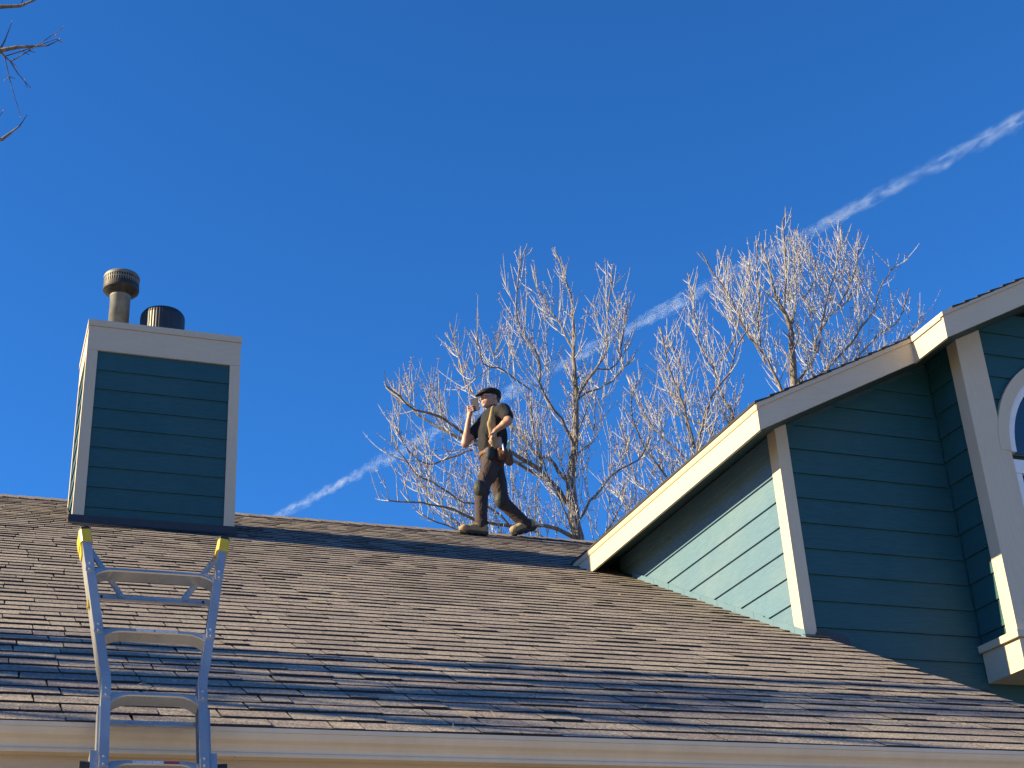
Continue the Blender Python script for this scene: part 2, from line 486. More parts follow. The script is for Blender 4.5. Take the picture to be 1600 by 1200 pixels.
MB().box((CX0 - .008, CY0 - .012, 6.338), (CX1 + .008, CY1 + .012, 6.398)).build('chimney_cap', M['trim_h'], chim)
# base flashing: front apron and side pans
fl = MB().prism([(CX0 - .03, CY0 - .004, roof_z(CY0) + .085), (CX1 + .02, CY0 - .004, roof_z(CY0) + .085), (CX1 + .02, CY0 - .012, roof_z(CY0) - .02), (CX0 - .03, CY0 - .012, roof_z(CY0) - .02)], (0, .003, 0))
fl.prism([(CX0 - .03, CY0 - .09, roof_z(CY0 - .09) + .017), (CX1 + .02, CY0 - .09, roof_z(CY0 - .09) + .017), (CX1 + .02, CY0 - .008, roof_z(CY0) + .016), (CX0 - .03, CY0 - .008, roof_z(CY0) + .016)], (0, 0, .002))
fl.build('apron_flashing', M['flash'], chim)
for xs, sg in ((CX0, -1), (CX1, 1)):
    fl = MB().prism([(xs + sg*.001, CY0, roof_z(CY0) - .02), (xs + sg*.001, CY1, roof_z(CY1) - .02), (xs + sg*.001, CY1, roof_z(CY1) + .05), (xs + sg*.001, CY0, roof_z(CY0) + .05)], (sg*.004, 0, 0))
    fl.build('side_flashing', M['flash'], chim)
# flue pipe with its louvred cap
pc = (0.892, 12.10, 6.398)
flue = MB().lathe(pc, [(0.093, -0.01), (0.093, 0.50), (0.098, 0.505), (0.098, 0.53)], 40).build('flue_pipe', M['galv'], chim, smooth=False)
for pgn in flue.data.polygons: pgn.use_smooth = len(pgn.vertices) == 4
cp = MB()
zc = 0.512
cp.lathe(pc, [(0.090, zc), (0.135, zc + 0.035), (0.162, zc + 0.060), (0.166, zc + 0.075), (0.163, zc + 0.118), (0.150, zc + 0.120), (0.148, zc + 0.185), (0.150, zc + 0.200)], 48, 1)
cp.lathe(pc, [(0.150, zc + 0.188), (0.164, zc + 0.186), (0.166, zc + 0.206), (0.158, zc + 0.222), (0.120, zc + 0.238), (0.0, zc + 0.246)], 48, 0)
for k in range(44):
    a = 2*math.pi*k/44
    c = Vector((pc[0] + 0.157*math.cos(a), pc[1] + 0.157*math.sin(a), pc[2] + zc + 0.152))
    r_, t_ = Vector((math.cos(a), math.sin(a), 0)), Vector((-math.sin(a), math.cos(a), 0))
    cp.obox(c, r_*0.004, t_*0.0055, Vector((0, 0, 0.036)), 0)
cp.lathe(pc, [(0.160, zc + 0.149), (0.163, zc + 0.151), (0.163, zc + 0.157), (0.160, zc + 0.159)], 48, 0)
cp.build('flue_cap', [M['galv'], M['vent_dark']], chim)
# squat black ribbed vent
vc = (1.289, 12.10, 6.398)
vt = MB().lathe(vc, [(0.20, -0.01), (0.203, 0.02), (0.203, 0.325), (0.199, 0.352), (0.182, 0.380), (0.13, 0.408), (0.06, 0.420), (0.0, 0.422)], 144, 0,
                wob=lambda k, j: (0.009 if k % 3 < 2 else -0.006) if 1 <= j <= 3 else 0)
vt.build('vent_cap', M['black_vent'], chim)

# --- gable wing on the right
XF, YR, ZF = 4.943, 7.903, 4.097           # eave fascia plane, rake plane, fascia bottom at the corner
SL = 0.5                                    # gable roof slope
XA = 7.75                                   # ridge
XRET, YR2 = 6.369, 7.498                    # where the roof steps forward over the bay, and how far
XW, YW = 5.245, 8.191                       # outer faces of the corner board
XB, YB = 6.690, 7.796                       # bay: side face, front face
def zs(x): return ZF + SL * ((x if x <= XA else 2*XA - x) - XF)      # fascia bottom line
wing_roof = MB()
def slab(x0, x1, y0, y1, lo, hi):
    return [(x0, y0, zs(x0) + lo), (x1, y0, zs(x1) + lo), (x1, y0, zs(x1) + hi), (x0, y0, zs(x0) + hi)], (0, y1 - y0, 0)
XR_ = 2*XA - XF
for a, b, y0, y1 in ((XF + .022, XA, YR + .022, 15.0), (XA, XR_ - .022, YR + .022, 15.0)):
    p, d = slab(a, b, y0, y1, .018, .198); wing_roof.prism(p, d)
for a, b in ((XRET + .022, XA), (XA, 2*XA - XRET - .022)):
    p, d = slab(a, b, YR2 + .022, YR + .0215, .018, .198); wing_roof.prism(p, d)
wing_roof = wing_roof.build('gable_roof', M['soffit'], house)
# shingle courses on the gable roof (edges show as a dark stepped line above the fascia)
rs = random.Random(3)
k = 0
while True:
    s0 = XF - 0.022 + k * EXPO * math.cos(math.atan(SL))
    if s0 > XA: break
    for side in (0, 1):
        s1 = min(s0 + 0.165, XA)
        y0 = (YR2 if s0 > XRET - .03 else YR) - 0.018 + rs.uniform(-.004, .004)
        pts = [(s0, zs(s0) + .206), (s1, zs(s1) + .200), (s1, zs(s1) + .207), (s0, zs(s0) + .224)]
        if side: pts = [(2*XA - x_, z_) for x_, z_ in pts]
        mb = MB().prism([(x_, y0, z_) for x_, z_ in pts], (0, 15.0 - y0, 0))
        mb.build('shingle_course', M['asphalt_edge'], wing_roof)
    k += 1
# eave fascia, its crown strip, rake fascias, the short return over the bay
def rake(x0, x1, y, lo, hi, th, name):
    P = [(x0, y, zs(x0) + lo), (x1, y, zs(x1) + lo), (x1, y, zs(x1) + hi), (x0, y, zs(x0) + hi)]
    return MB().prism(P, (0, th, 0)).build(name, M['trim_h'], house)
MB().box((XF, YR + .0205, ZF), (XF + .02, 11.25, ZF + .152)).build('eave_fascia_board', M['trim_h'], house)
MB().prism([(XF + .02, YR - .008, ZF + .153), (XF - .006, YR - .008, ZF + .153), (XF - .012, YR - .008, ZF + .168), (XF - .016, YR - .008, ZF + .196), (XF + .02, YR - .008, ZF + .204)], (0, 11.3 - YR, 0)).build('crown_strip', M['trim_h'], house)
rake(XF, XRET, YR, 0, .168, .02, 'rake_fascia')
rake(XF - .010, XRET, YR - .014, .169, .206, .034, 'rake_strip')
MB().box((XRET, YR2 + .0205, zs(XRET)), (XRET + .02, YR + .0195, zs(XRET) + .160)).build('return_fascia', M['trim_h'], house)
MB().box((XRET - .012, YR2 + .0205, zs(XRET) + .161), (XRET + .02, YR - .0145, zs(XRET) + .206)).build('return_strip', M['trim_h'], house)
for a, b in ((XRET, XA - .001), (XA + .001, 2*XA - XRET)):
    rake(a, b, YR2, 0, .178, .02, 'rake_fascia')
    rake(a - (.012 if a < XA else 0), b, YR2 - .014, .179, .212, .034, 'rake_strip')
rake(2*XA - XRET, XR_, YR, 0, .168, .02, 'rake_fascia')
# small frieze strip against the front wall under the soffit
P = [(XW + .11, YW + .012, zs(XW + .11) - .012), (XB - .002, YW + .012, zs(XB) - .012), (XB - .002, YW + .012, zs(XB) + .017), (XW + .11, YW + .012, zs(XW + .11) + .017)]
MB().prism(P, (0, .012, 0)).build('frieze_strip', M['soffit'], house)

# walls of the wing: backing, then lap boards
XW2 = 2*XA - XW
wall = MB()
P = [(XW + .022, YW + .025, -H), (XW2 - .022, YW + .025, -H), (XW2 - .022, YW + .025, zs(XW2) + .0175), (XA, YW + .025, zs(XA) + .0175), (XW + .022, YW + .025, zs(XW) + .0175)]
wall.prism(P, (0, .15, 0))
front_wall = wall.build('gable_front_wall', M['siding_x'], house)
side_wall = MB().box((XW + .022, YW + .178, 1.0), (XW + .17, 14.9, zs(XW) + .0175)).build('gable_side_wall', M['siding_y'], house)
right_wall = MB().box((XW2 - .17, YW + .178, -H), (XW2 - .022, 14.9, zs(XW2) + .0175)).build('gable_far_wall', M['siding_y'], house)
ZL = [4.324 - 0.1913*i for i in range(-5, 32)]
for i in range(len(ZL) - 1):
    zt, zb = ZL[i], ZL[i+1]
    if zb < -H: break
    pl = clip([(XW + .100, zb), (XB - .001, zb), (XB - .001, zt), (XW + .100, zt)], -SL, 1, ZF - SL*XF + .017)
    if pl: board((0, YW + .025, 0), (1, 0, 0), (0, -1, 0), pl, zb, zt, .002, .016, 'siding_board', M['siding_x'], front_wall)
    if pl: board((0, YW + .025, 0), (1, 0, 0), (0, -1, 0), [(2*XA - x_, z_) for x_, z_ in reversed(pl)], zb, zt, .002, .016, 'siding_board', M['siding_x'], front_wall)
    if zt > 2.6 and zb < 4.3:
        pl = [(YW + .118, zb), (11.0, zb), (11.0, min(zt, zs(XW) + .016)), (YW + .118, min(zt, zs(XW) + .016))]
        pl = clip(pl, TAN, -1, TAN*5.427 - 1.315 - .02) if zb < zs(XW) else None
        if pl: board((XW + .022, 0, 0), (0, 1, 0), (-1, 0, 0), pl, zb, zt, .002, .016, 'siding_board', M['siding_lit'], side_wall)
# corner board: front face and side face
b = [(XW, YW, 2.725), (XW + .099, YW, 2.725), (XW + .099, YW + .0245, 2.725), (XW, YW + .0245, 2.725)]
mb = MB(); mb.add(b + [(x, y, zs(x) + .0175) for x, y, z in b], [(3, 2, 1, 0), (4, 5, 6, 7), (0, 1, 5, 4), (1, 2, 6, 5), (2, 3, 7, 6), (3, 0, 4, 7)])
mb.build('corner_board', M['trim'], house)
b = [(XW + .0005, YW + .025, roof_z(YW + .025) + .03), (XW + .0215, YW + .025, roof_z(YW + .025) + .03), (XW + .0215, YW + .116, roof_z(YW + .116) + .03), (XW + .0005, YW + .116, roof_z(YW + .116) + .03)]
mb = MB(); mb.add(b + [(x, y, zs(x) + .0175) for x, y, z in b], [(3, 2, 1, 0), (4, 5, 6, 7), (0, 1, 5, 4), (1, 2, 6, 5), (2, 3, 7, 6), (3, 0, 4, 7)])
mb.build('corner_board', M['trim'], house)
# step flashing along the foot of the side wall, one piece per course
rs = random.Random(2)
k = 0
while True:
    y0 = YW - .02 + k * EXPO * math.cos(PITCH)
    if y0 > 10.72: break
    y1 = y0 + .142
    h_ = .052 + rs.uniform(-.004, .006)
    xo = XW - .004 - (k % 2) * .0015
    P = [(xo, y0, roof_z(y0) + .004), (xo, y1, roof_z(y1) + .004), (xo, y1, roof_z(y1) + h_), (xo, y0, roof_z(y0) + h_)]
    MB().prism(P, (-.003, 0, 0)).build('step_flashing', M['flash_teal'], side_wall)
    k += 1
# dark kick-out flashing where the roof edge meets the front wall
mb = MB()
mb.prism([(XW + .06, YW - .006, roof_z(YW) - .01), (XW + .36, YW - .006, roof_z(YW) - .055), (XW + .34, YW - .006, roof_z(YW) + .01), (XW + .30, YW - .006, roof_z(YW) + .035), (XW + .14, YW - .006, roof_z(YW) + .05), (XW + .11, YW - .006, roof_z(YW) + .065)], (0, .004, 0))
mb.prism([(XW - .02, YW - .05, roof_z(YW - .05) + .018), (X_RIGHT + .012, YW - .05, roof_z(YW - .05) + .018), (X_RIGHT + .012, YW - .008, roof_z(YW) + .018), (XW - .02, YW - .008, roof_z(YW) + .018)], (0, 0, .003))
mb.build('kickout_flashing', M['flash'], house)
# barge board under the right edge of the main roof
MB().prism([(X_RIGHT - .012, Y_EAVE, ze - .016), (X_RIGHT - .012, 8.18, roof_z(8.18) - .016), (X_RIGHT - .012, 8.18, roof_z(8.18) - .16), (X_RIGHT - .012, Y_EAVE, ze - .16)], (.02, 0, 0)).build('barge_board', M['trim_h'], house)
MB().box((X_RIGHT - .25, 6.16, -H), (X_RIGHT - .10, 8.21, roof_z(6.2) - .17)).build('lower_side_wall', M['tan'], house)

# --- bay with the arched window
XB2 = 2*XA - XB
bay = MB().box((XB + .022, YB + .085, 2.47), (XB2 - .022, YW + .02, zs(XB) - .02)).build('bay', M['siding_x'], house)
bay['label'] = 'shallow projecting bay with arched window'
AC, AZ, AR = 7.75, 4.10, 0.861              # arch centre, springing height, outer radius
ZBAY = [4.339 - 0.1925*i for i in range(-5, 11)]
for i in range(len(ZBAY) - 1):
    zt, zb = ZBAY[i], ZBAY[i+1]
    pl = clip([(YB + .117, zb), (YW + .0085, zb), (YW + .0085, zt), (YB + .117, zt)], 0, 1, zs(XB) + .016)
    pl = clip(pl, 0, -1, -2.72) if pl else None
    if pl: board((XB + .022, 0, 0), (0, 1, 0), (-1, 0, 0), pl, zb, zt, .002, .016, 'siding_board', M['siding_y'], bay)
    # front, above and beside the arch
    if zt > 4.3:
        top = lambda x: zs(x) + .016
        R_ = AR - .05
        left = []
        for q in range(9):
            z = zb + (zt - zb) * q / 8
            d = R_*R_ - (z - AZ)**2
            left.append((AC - math.sqrt(d) if d > 0 else AC, z))
        pl = [(XB + .24, zb)] + [p for p in left] + [(XB + .24, zt)]
        # keep below the soffit
        pl = clip(pl, -SL, 1, ZF - SL*XF + .016)
        if len(pl) >= 3:
            board((0, YB + .030, 0), (1, 0, 0), (0, -1, 0), pl, zb, zt, .002, .016, 'siding_board', M['siding_x'], bay)
            board((0, YB + .030, 0), (1, 0, 0), (0, -1, 0), [(2*XA - x_, z_) for x_, z_ in reversed(pl)], zb, zt, .002, .016, 'siding_board', M['siding_x'], bay)
def post(x0, x1, y0, y1, zlo, name='corner_board'):
    b = [(x0, y0, zlo), (x1, y0, zlo), (x1, y1, zlo), (x0, y1, zlo)]
    mb = MB(); mb.add(b + [(x, y, zs(x) + .0165) for x, y, z in b], [(3, 2, 1, 0), (4, 5, 6, 7), (0, 1, 5, 4), (1, 2, 6, 5), (2, 3, 7, 6), (3, 0, 4, 7)])
    return mb.build(name, M['trim'], bay)
post(XB, XB + .238, YB, YB + .0245, 2.722)
post(XB + .0005, XB + .0215, YB + .025, YB + .116, 2.722)
post(XB2 - .238, XB2, YB, YB + .0245, 2.722)
# sill band and skirt under the bay
MB().box((XB - .035, YB - .035, 2.668), (XB2 + .035, YW + .008, 2.718)).build('sill_band', M['trim_h'], bay)
MB().box((XB - .006, YB - .006, 2.455), (XB2 + .006, YW + .007, 2.666)).build('skirt', M['trim_h'], bay)
# window
win = MB()
def ring(r0, r1, y0, y1, a0=0, a1=math.pi, n=40):
    mb = MB()
    for q in range(n):
        t0, t1 = a0 + (a1 - a0)*q/n, a0 + (a1 - a0)*(q+1)/n
        c = lambda r, t, y: (AC + r*math.cos(t), y, AZ + r*math.sin(t))
        v = [c(r0, t0, y0), c(r1, t0, y0), c(r1, t1, y0), c(r0, t1, y0), c(r0, t0, y1), c(r1, t0, y1), c(r1, t1, y1), c(r0, t1, y1)]
        mb.add(v, [(0, 3, 2, 1), (4, 5, 6, 7), (0, 4, 7, 3), (1, 2, 6, 5)] + ([(0, 1, 5, 4)] if q == 0 else []) + ([(2, 3, 7, 6)] if q == n-1 else []))
    return mb
ring(AR - .095, AR, YB - .004, YB + .028).build('arch_trim', M['trim'], bay)
window = ring(AR - .150, AR - .096, YB + .008, YB + .05).build('arched_window', M['winframe'], bay)
gl = MB(); arc = [(AC + (AR - .151)*math.cos(math.pi*q/40), YB + .04, AZ + (AR - .151)*math.sin(math.pi*q/40)) for q in range(41)]
gl.prism(arc, (0, .004, 0)); gl.build('pane', M['glass'], bay)
sh = MB(); cen = (AC, YB + .075, AZ + .01)
for q in range(72):
    t0, t1 = math.pi*q/72, math.pi*(q+1)/72
    d = .006 if q % 2 else 0
    r = AR - .16
    sh.add([cen, (AC + r*math.cos(t0), YB + .07 + d, AZ + r*math.sin(t0)), (AC + r*math.cos(t1), YB + .07 + (.006 - d), AZ + r*math.sin(t1))], [(0, 2, 1)])
sh.build('pleated_shade', M['shade'], bay)
for t in (math.radians(45), math.radians(90), math.radians(135)):
    d = Vector((math.cos(t), 0, math.sin(t))); p = Vector((AC, YB + .03, AZ)) + d*(AR - .15)/2
    MB().obox(p, d*((AR - .15)/2 - .002), Vector((0, .006, 0)), Vector((-d.z, 0, d.x))*.009).build('muntin', M['winframe'], bay)
for sg in (-1, 1):
    x0, x1 = sorted((AC + sg*(AR - .15), AC + sg*(AR - .096)))
    MB().box((x0, YB + .008, 2.78), (x1, YB + .05, 3.925)).build('jamb', M['winframe'], bay)
    x0, x1 = sorted((AC + sg*(AR - .095), AC + sg*(AR - .0)))
    x0, x1 = (max(x0, XB + .2385), x1) if sg < 0 else (x0, min(x1, XB2 - .2385))
    if x1 > x0: MB().box((x0, YB + .002, 2.722), (x1, YB + .028, 4.099)).build('window_casing', M['trim'], bay)
MB().box((AC - AR + .097, YB + .004, 3.927), (AC + AR - .097, YB + .05, 4.035)).build('transom', M['winframe'], bay)
MB().box((AC - AR + .151, YB + .04, 2.78), (AC + AR - .151, YB + .044, 3.926)).build('pane', M['glass'], bay)
MB().box((AC - .02, YB + .012, 2.78), (AC + .02, YB + .0395, 3.926)).build('mullion', M['winframe'], bay)
MB().box((AC - AR + .151, YB + .016, 3.36), (AC - .0205, YB + .0395, 3.40)).build('meeting_rail', M['winframe'], bay)
MB().box((AC + .0205, YB + .016, 3.36), (AC + AR - .151, YB + .0395, 3.40)).build('meeting_rail', M['winframe'], bay)
MB().box((AC - AR, YB - .02, 2.722), (AC + AR, YB + .05, 2.778)).build('window_sill', M['trim_h'], bay)
#PART2
# ------------------------------------------------------------------ ladder
def alu_mat():
    m = NT('brushed_aluminium')
    g = m.noise(m.geo((1, 1, .3)), 9, 2, 0.5)
    m.link(m.ramp(g, [(0.3, (0.42, 0.42, 0.41)), (0.7, (0.50, 0.50, 0.49))]), m.b.inputs['Base Color'])
    m.link(m.ramp(g, [(0.3, (0.22,)*3), (0.7, (0.36,)*3)]), m.b.inputs['Roughness'])
    m.set(Metallic=0.66)
    return m.mat
M['alu'] = alu_mat()
M['yellow'] = plain('yellow_plastic', (0.50, 0.36, 0.02), 0.45, 0.0, 0.10, 30)
M['rubber'] = plain('black_rubber', (0.015, 0.015, 0.016), 0.7, 0.0, 0.2, 30)
M['steel'] = plain('zinc_rivet', (0.6, 0.6, 0.62), 0.35, 0.9, 0.05, 30)
def sticker_mat():
    m = NT('worn_paper_sticker')
    s = m.noise(m.geo((26, 90, 90)), 9, 3, 0.7)
    m.link(m.ramp(s, [(0.42, (0.20, 0.22, 0.26)), (0.52, (0.58, 0.60, 0.64))]), m.b.inputs['Base Color']); m.set(Roughness=0.5)
    return m.mat
M['sticker'] = sticker_mat()
M['sticker_red'] = plain('red_sticker', (0.22, 0.03, 0.05), 0.5)
INC = math.radians(68)
LU = Vector((0, math.cos(INC), math.sin(INC)))          # up the ladder
LN = Vector((0, -math.sin(INC), math.cos(INC)))         # off its face, towards the climber
LX = Vector((1, 0, 0))
L0 = Vector((0.622, 5.30, 1.315))                       # middle of the ladder where it passes the gutter
def lp(x, l, n=0.0): return L0 + LX*x + LU*l + LN*n
lad_foot = (0.622, 5.30 - (1.315 + H) / math.tan(INC), 0.0)
ladder = empty('ladder', lad_foot, 'aluminium multi-position ladder with flared yellow-tipped top leaning on the gutter', 'ladder')
LBOT = -(1.315 + H) / math.sin(INC) + .01
def half(l):
    """half the distance between the rail centres: straight below, flaring towards the tips"""
    if l < 0.10: return 0.1725
    if l > 0.20: return 0.1725 + 0.012 + (l - 0.20) * 0.1375
    t = (l - 0.10) / 0.10
    return 0.1725 + 0.012 * t * t
LTOP = 0.852
for sg in (-1, 1):
    # C-channel: web plus two flanges, swept along the bent rail
    ls = [LBOT, -1.2, -.6, -.2, .05, .10, .125, .15, .175, .20, .30, .5, .7, LTOP - .03]
    mb = MB()
    for (a0, a1, n0, n1) in ((-.017, -.0135, -.036, .036), (-.0134, .017, .0325, .036), (-.0134, .017, -.036, -.0325)):
        V = []
        for l in ls:
            c = sg * half(l)
            for (xx, nn) in ((a0, n0), (a1, n0), (a1, n1), (a0, n1)):
                V.append(lp(c - sg * xx * 1.0, l, nn))
        F = []
        for i in range(len(ls) - 1):
            for q in range(4):
                F.append((i*4 + q, i*4 + (q+1) % 4, (i+1)*4 + (q+1) % 4, (i+1)*4 + q))
        F += [(3, 2, 1, 0), tuple((len(ls)-1)*4 + q for q in range(4))]
        mb.add(V, F)
    rail = mb.build('rail', M['alu'], ladder)
    # inner telescoping rail seen as a second line on the outside
    mb = MB()
    V = []; ls2 = [LBOT, -.6, .02]
    for l in ls2:
        c = sg * (half(l) + .0215)
        for (xx, nn) in ((-.004, -.03), (.004, -.03), (.004, .026), (-.004, .026)): V.append(lp(c + xx, l, nn))
    F = []
    for i in range(len(ls2) - 1):
        for q in range(4): F.append((i*4 + q, i*4 + (q+1) % 4, (i+1)*4 + (q+1) % 4, (i+1)*4 + q))
    F += [(3, 2, 1, 0), (8, 9, 10, 11)]
    mb.add(V, F); mb.build('inner_rail', M['alu'], ladder)
    # yellow tip with its dark pad
    c = sg * half(LTOP)
    tip = MB()
    ang = sg * math.atan(0.1375)
    ax, au = (LX*math.cos(ang) - LU*math.sin(ang)), (LU*math.cos(ang) + LX*math.sin(ang))
    base = lp(sg * half(LTOP - .06), LTOP - .06)
    pr_ = [(-.024, -.042), (.024, -.042), (.024, .030), (.016, .042), (-.016, .042), (-.024, .030)]
    tip.prism([base + ax*x_ + LN*n_ for x_, n_ in pr_], au * .060)
    t_o = tip.build('tip_cover', M['yellow'], ladder)
    pad = MB().prism([base + au*.061 + ax*x_*.95 + LN*n_*.95 for x_, n_ in pr_], au * .014)
    pad.build('tip_pad', M['rubber'], ladder)
    MB().prism([base - au*.045 + ax*(sg*.0175) + LN*(-.035), base - au*.045 + ax*(sg*.0175) + LN*.005, base - au*.001 + ax*(sg*.0175) + LN*.03, base - au*.001 + ax*(sg*.0175) + LN*(-.04)], ax * (sg*.004)).build('tip_skirt', M['yellow'], ladder)
    if sg < 0: MB().obox(lp(sg*(half(.50) + .021), .50), LX*.003, LU*.018, LN*.010).build('side_label', M['yellow'], ladder)
    # hinge lock with its black knob near the gutter
    lk = MB().obox(lp(sg*(half(-.20) + .034), -.205, .0), LX*.012, LU*.035, LN*.028); lk.build('lock_bracket', M['alu'], ladder)
    MB().tube([lp(sg*(half(-.20) + .046), -.225, .012), lp(sg*(half(-.20) + .080), -.225, .012)], [.017, .020], 12).build('lock_knob', M['rubber'], ladder)
    # rubber foot
    MB().obox(lp(sg*half(LBOT), LBOT + .03), LX*.028, LU*.045, LN*.048).build('foot', M['rubber'], ladder)
rung_l = [0.672, 0.375, 0.085, -0.205] + [-0.205 - .29*i for i in range(1, 10) if -0.205 - .29*i > LBOT + .15]
def rung(l, sticker=None):
    w = half(l) - .0165
    mb = MB()
    # tread: shallow D section; its ends turn down into wide curved gussets
    n = 14
    for i in range(n):
        pass
    xs = [-w] + [-w + .012*q for q in range(1, 6)] + [-w + .09] + [w - .09] + [w - .012*q for q in range(5, 0, -1)] + [w]
    def drop(x):
        d = w - abs(x)
        return .034 * max(0, 1 - d/.072) ** 2
    sec = [(-.030, 0), (.026, 0), (.031, -.006), (.031, -.016), (.026, -.019), (-.030, -.019)]
    V = []
    for x in xs:
        for (nn, ll) in sec: V.append(lp(x, l + ll - drop(x)*(1.0 if ll < -.004 else .25), nn))
    k = len(sec); F = []
    for i in range(len(xs) - 1):
        for q in range(k): F.append((i*k + q, i*k + (q+1) % k, (i+1)*k + (q+1) % k, (i+1)*k + q))
    F += [tuple(range(k-1, -1, -1)), tuple((len(xs)-1)*k + q for q in range(k))]
    mb.add(V, F)
    r = mb.build('rung', M['alu'], ladder)
    for sg in (-1, 1):        # rivets and the flanged socket on the rail face
        MB().obox(lp(sg*half(l), l - .012, .0385), LX*.0155, LU*.021, LN*.0022).build('socket_plate', M['alu'], r)
        for dl in (.004, -.026):
            MB().tube([lp(sg*half(l), l + dl, .040), lp(sg*half(l), l + dl, .0455)], [.0052, .0038], 10).build('rivet', M['steel'], r)
    if sticker:
        for (a, b, mt) in sticker:
            MB().obox(lp((a + b)/2, l - .011, .0322), LX*((b - a)/2), LU*.0052, LN*.0008).build('sticker', M[mt], r)
    return r
for i, l in enumerate(rung_l):
    rung(l, {1: [(-.07, -.005, 'sticker'), (.002, .085, 'sticker')], 3: [(-.075, .03, 'sticker'), (.034, .085, 'sticker_red')]}.get(i))
def strap(p, q, hw, th, name):
    p, q = Vector(p), Vector(q); d = (q - p); L = d.length; d.normalize()
    s_ = d.cross(LN).normalized()
    mb = MB(); mb.obox((p + q)/2, d*(L/2), s_*hw, LN*th)
    mb.obox((p + q)/2 + s_*(hw - .0015) + LN*(th + .005), d*(L/2), s_*.0015, LN*.005)
    return mb.build(name, M['alu'], ladder)
BACK = -.040
strap(lp(-half(.575) + .016, .575, BACK), lp(half(.575) - .016, .575, BACK), .0155, .0018, 'cross_bar')
strap(lp(-half(-.005) + .016, -.005, BACK), lp(half(-.005) - .016, -.005, BACK), .013, .0018, 'cross_bar')
for sg in (-1, 1):
    b_ = strap(lp(sg*(half(.795) - .015), .795, BACK + .030), lp(sg*.118, .578, BACK + .005), .0115, .0016, 'diagonal_brace')
    MB().tube([lp(sg*.120, .580, BACK + .008), lp(sg*.120, .580, BACK + .014)], .006, 10).build('brace_rivet', M['steel'], ladder)
    MB().obox(lp(sg*.195, .575, BACK + .004), LX*.004, LU*.006, LN*.003).build('bar_slot', M['rubber'], ladder)

# ------------------------------------------------------------------ bare trees
def bark_mat(name, c0, c1, c2):
    m = NT(name)
    n = m.noise(m.geo((6, 6, 1.4)), 5, 6, 0.7, 0.4)
    m.link(m.ramp(n, [(0.32, c0), (0.5, c1), (0.68, c2)]), m.b.inputs['Base Color'])
    m.set(Roughness=0.85); m.bump(n, 0.9, 0.02)
    return m.mat
M['bark'] = bark_mat('furrowed_grey_bark', (0.05, 0.04, 0.032), (0.15, 0.125, 0.10), (0.29, 0.255, 0.21))
M['twig'] = bark_mat('pale_twig_bark', (0.17, 0.165, 0.165), (0.34, 0.35, 0.375), (0.52, 0.55, 0.61))
M['dark_twig'] = bark_mat('dark_twig_bark', (0.035, 0.03, 0.028), (0.075, 0.062, 0.055), (0.16, 0.14, 0.125))
M['bud'] = plain('reddish_buds', (0.19, 0.10, 0.085), 0.7, 0.0, 0.3, 40)

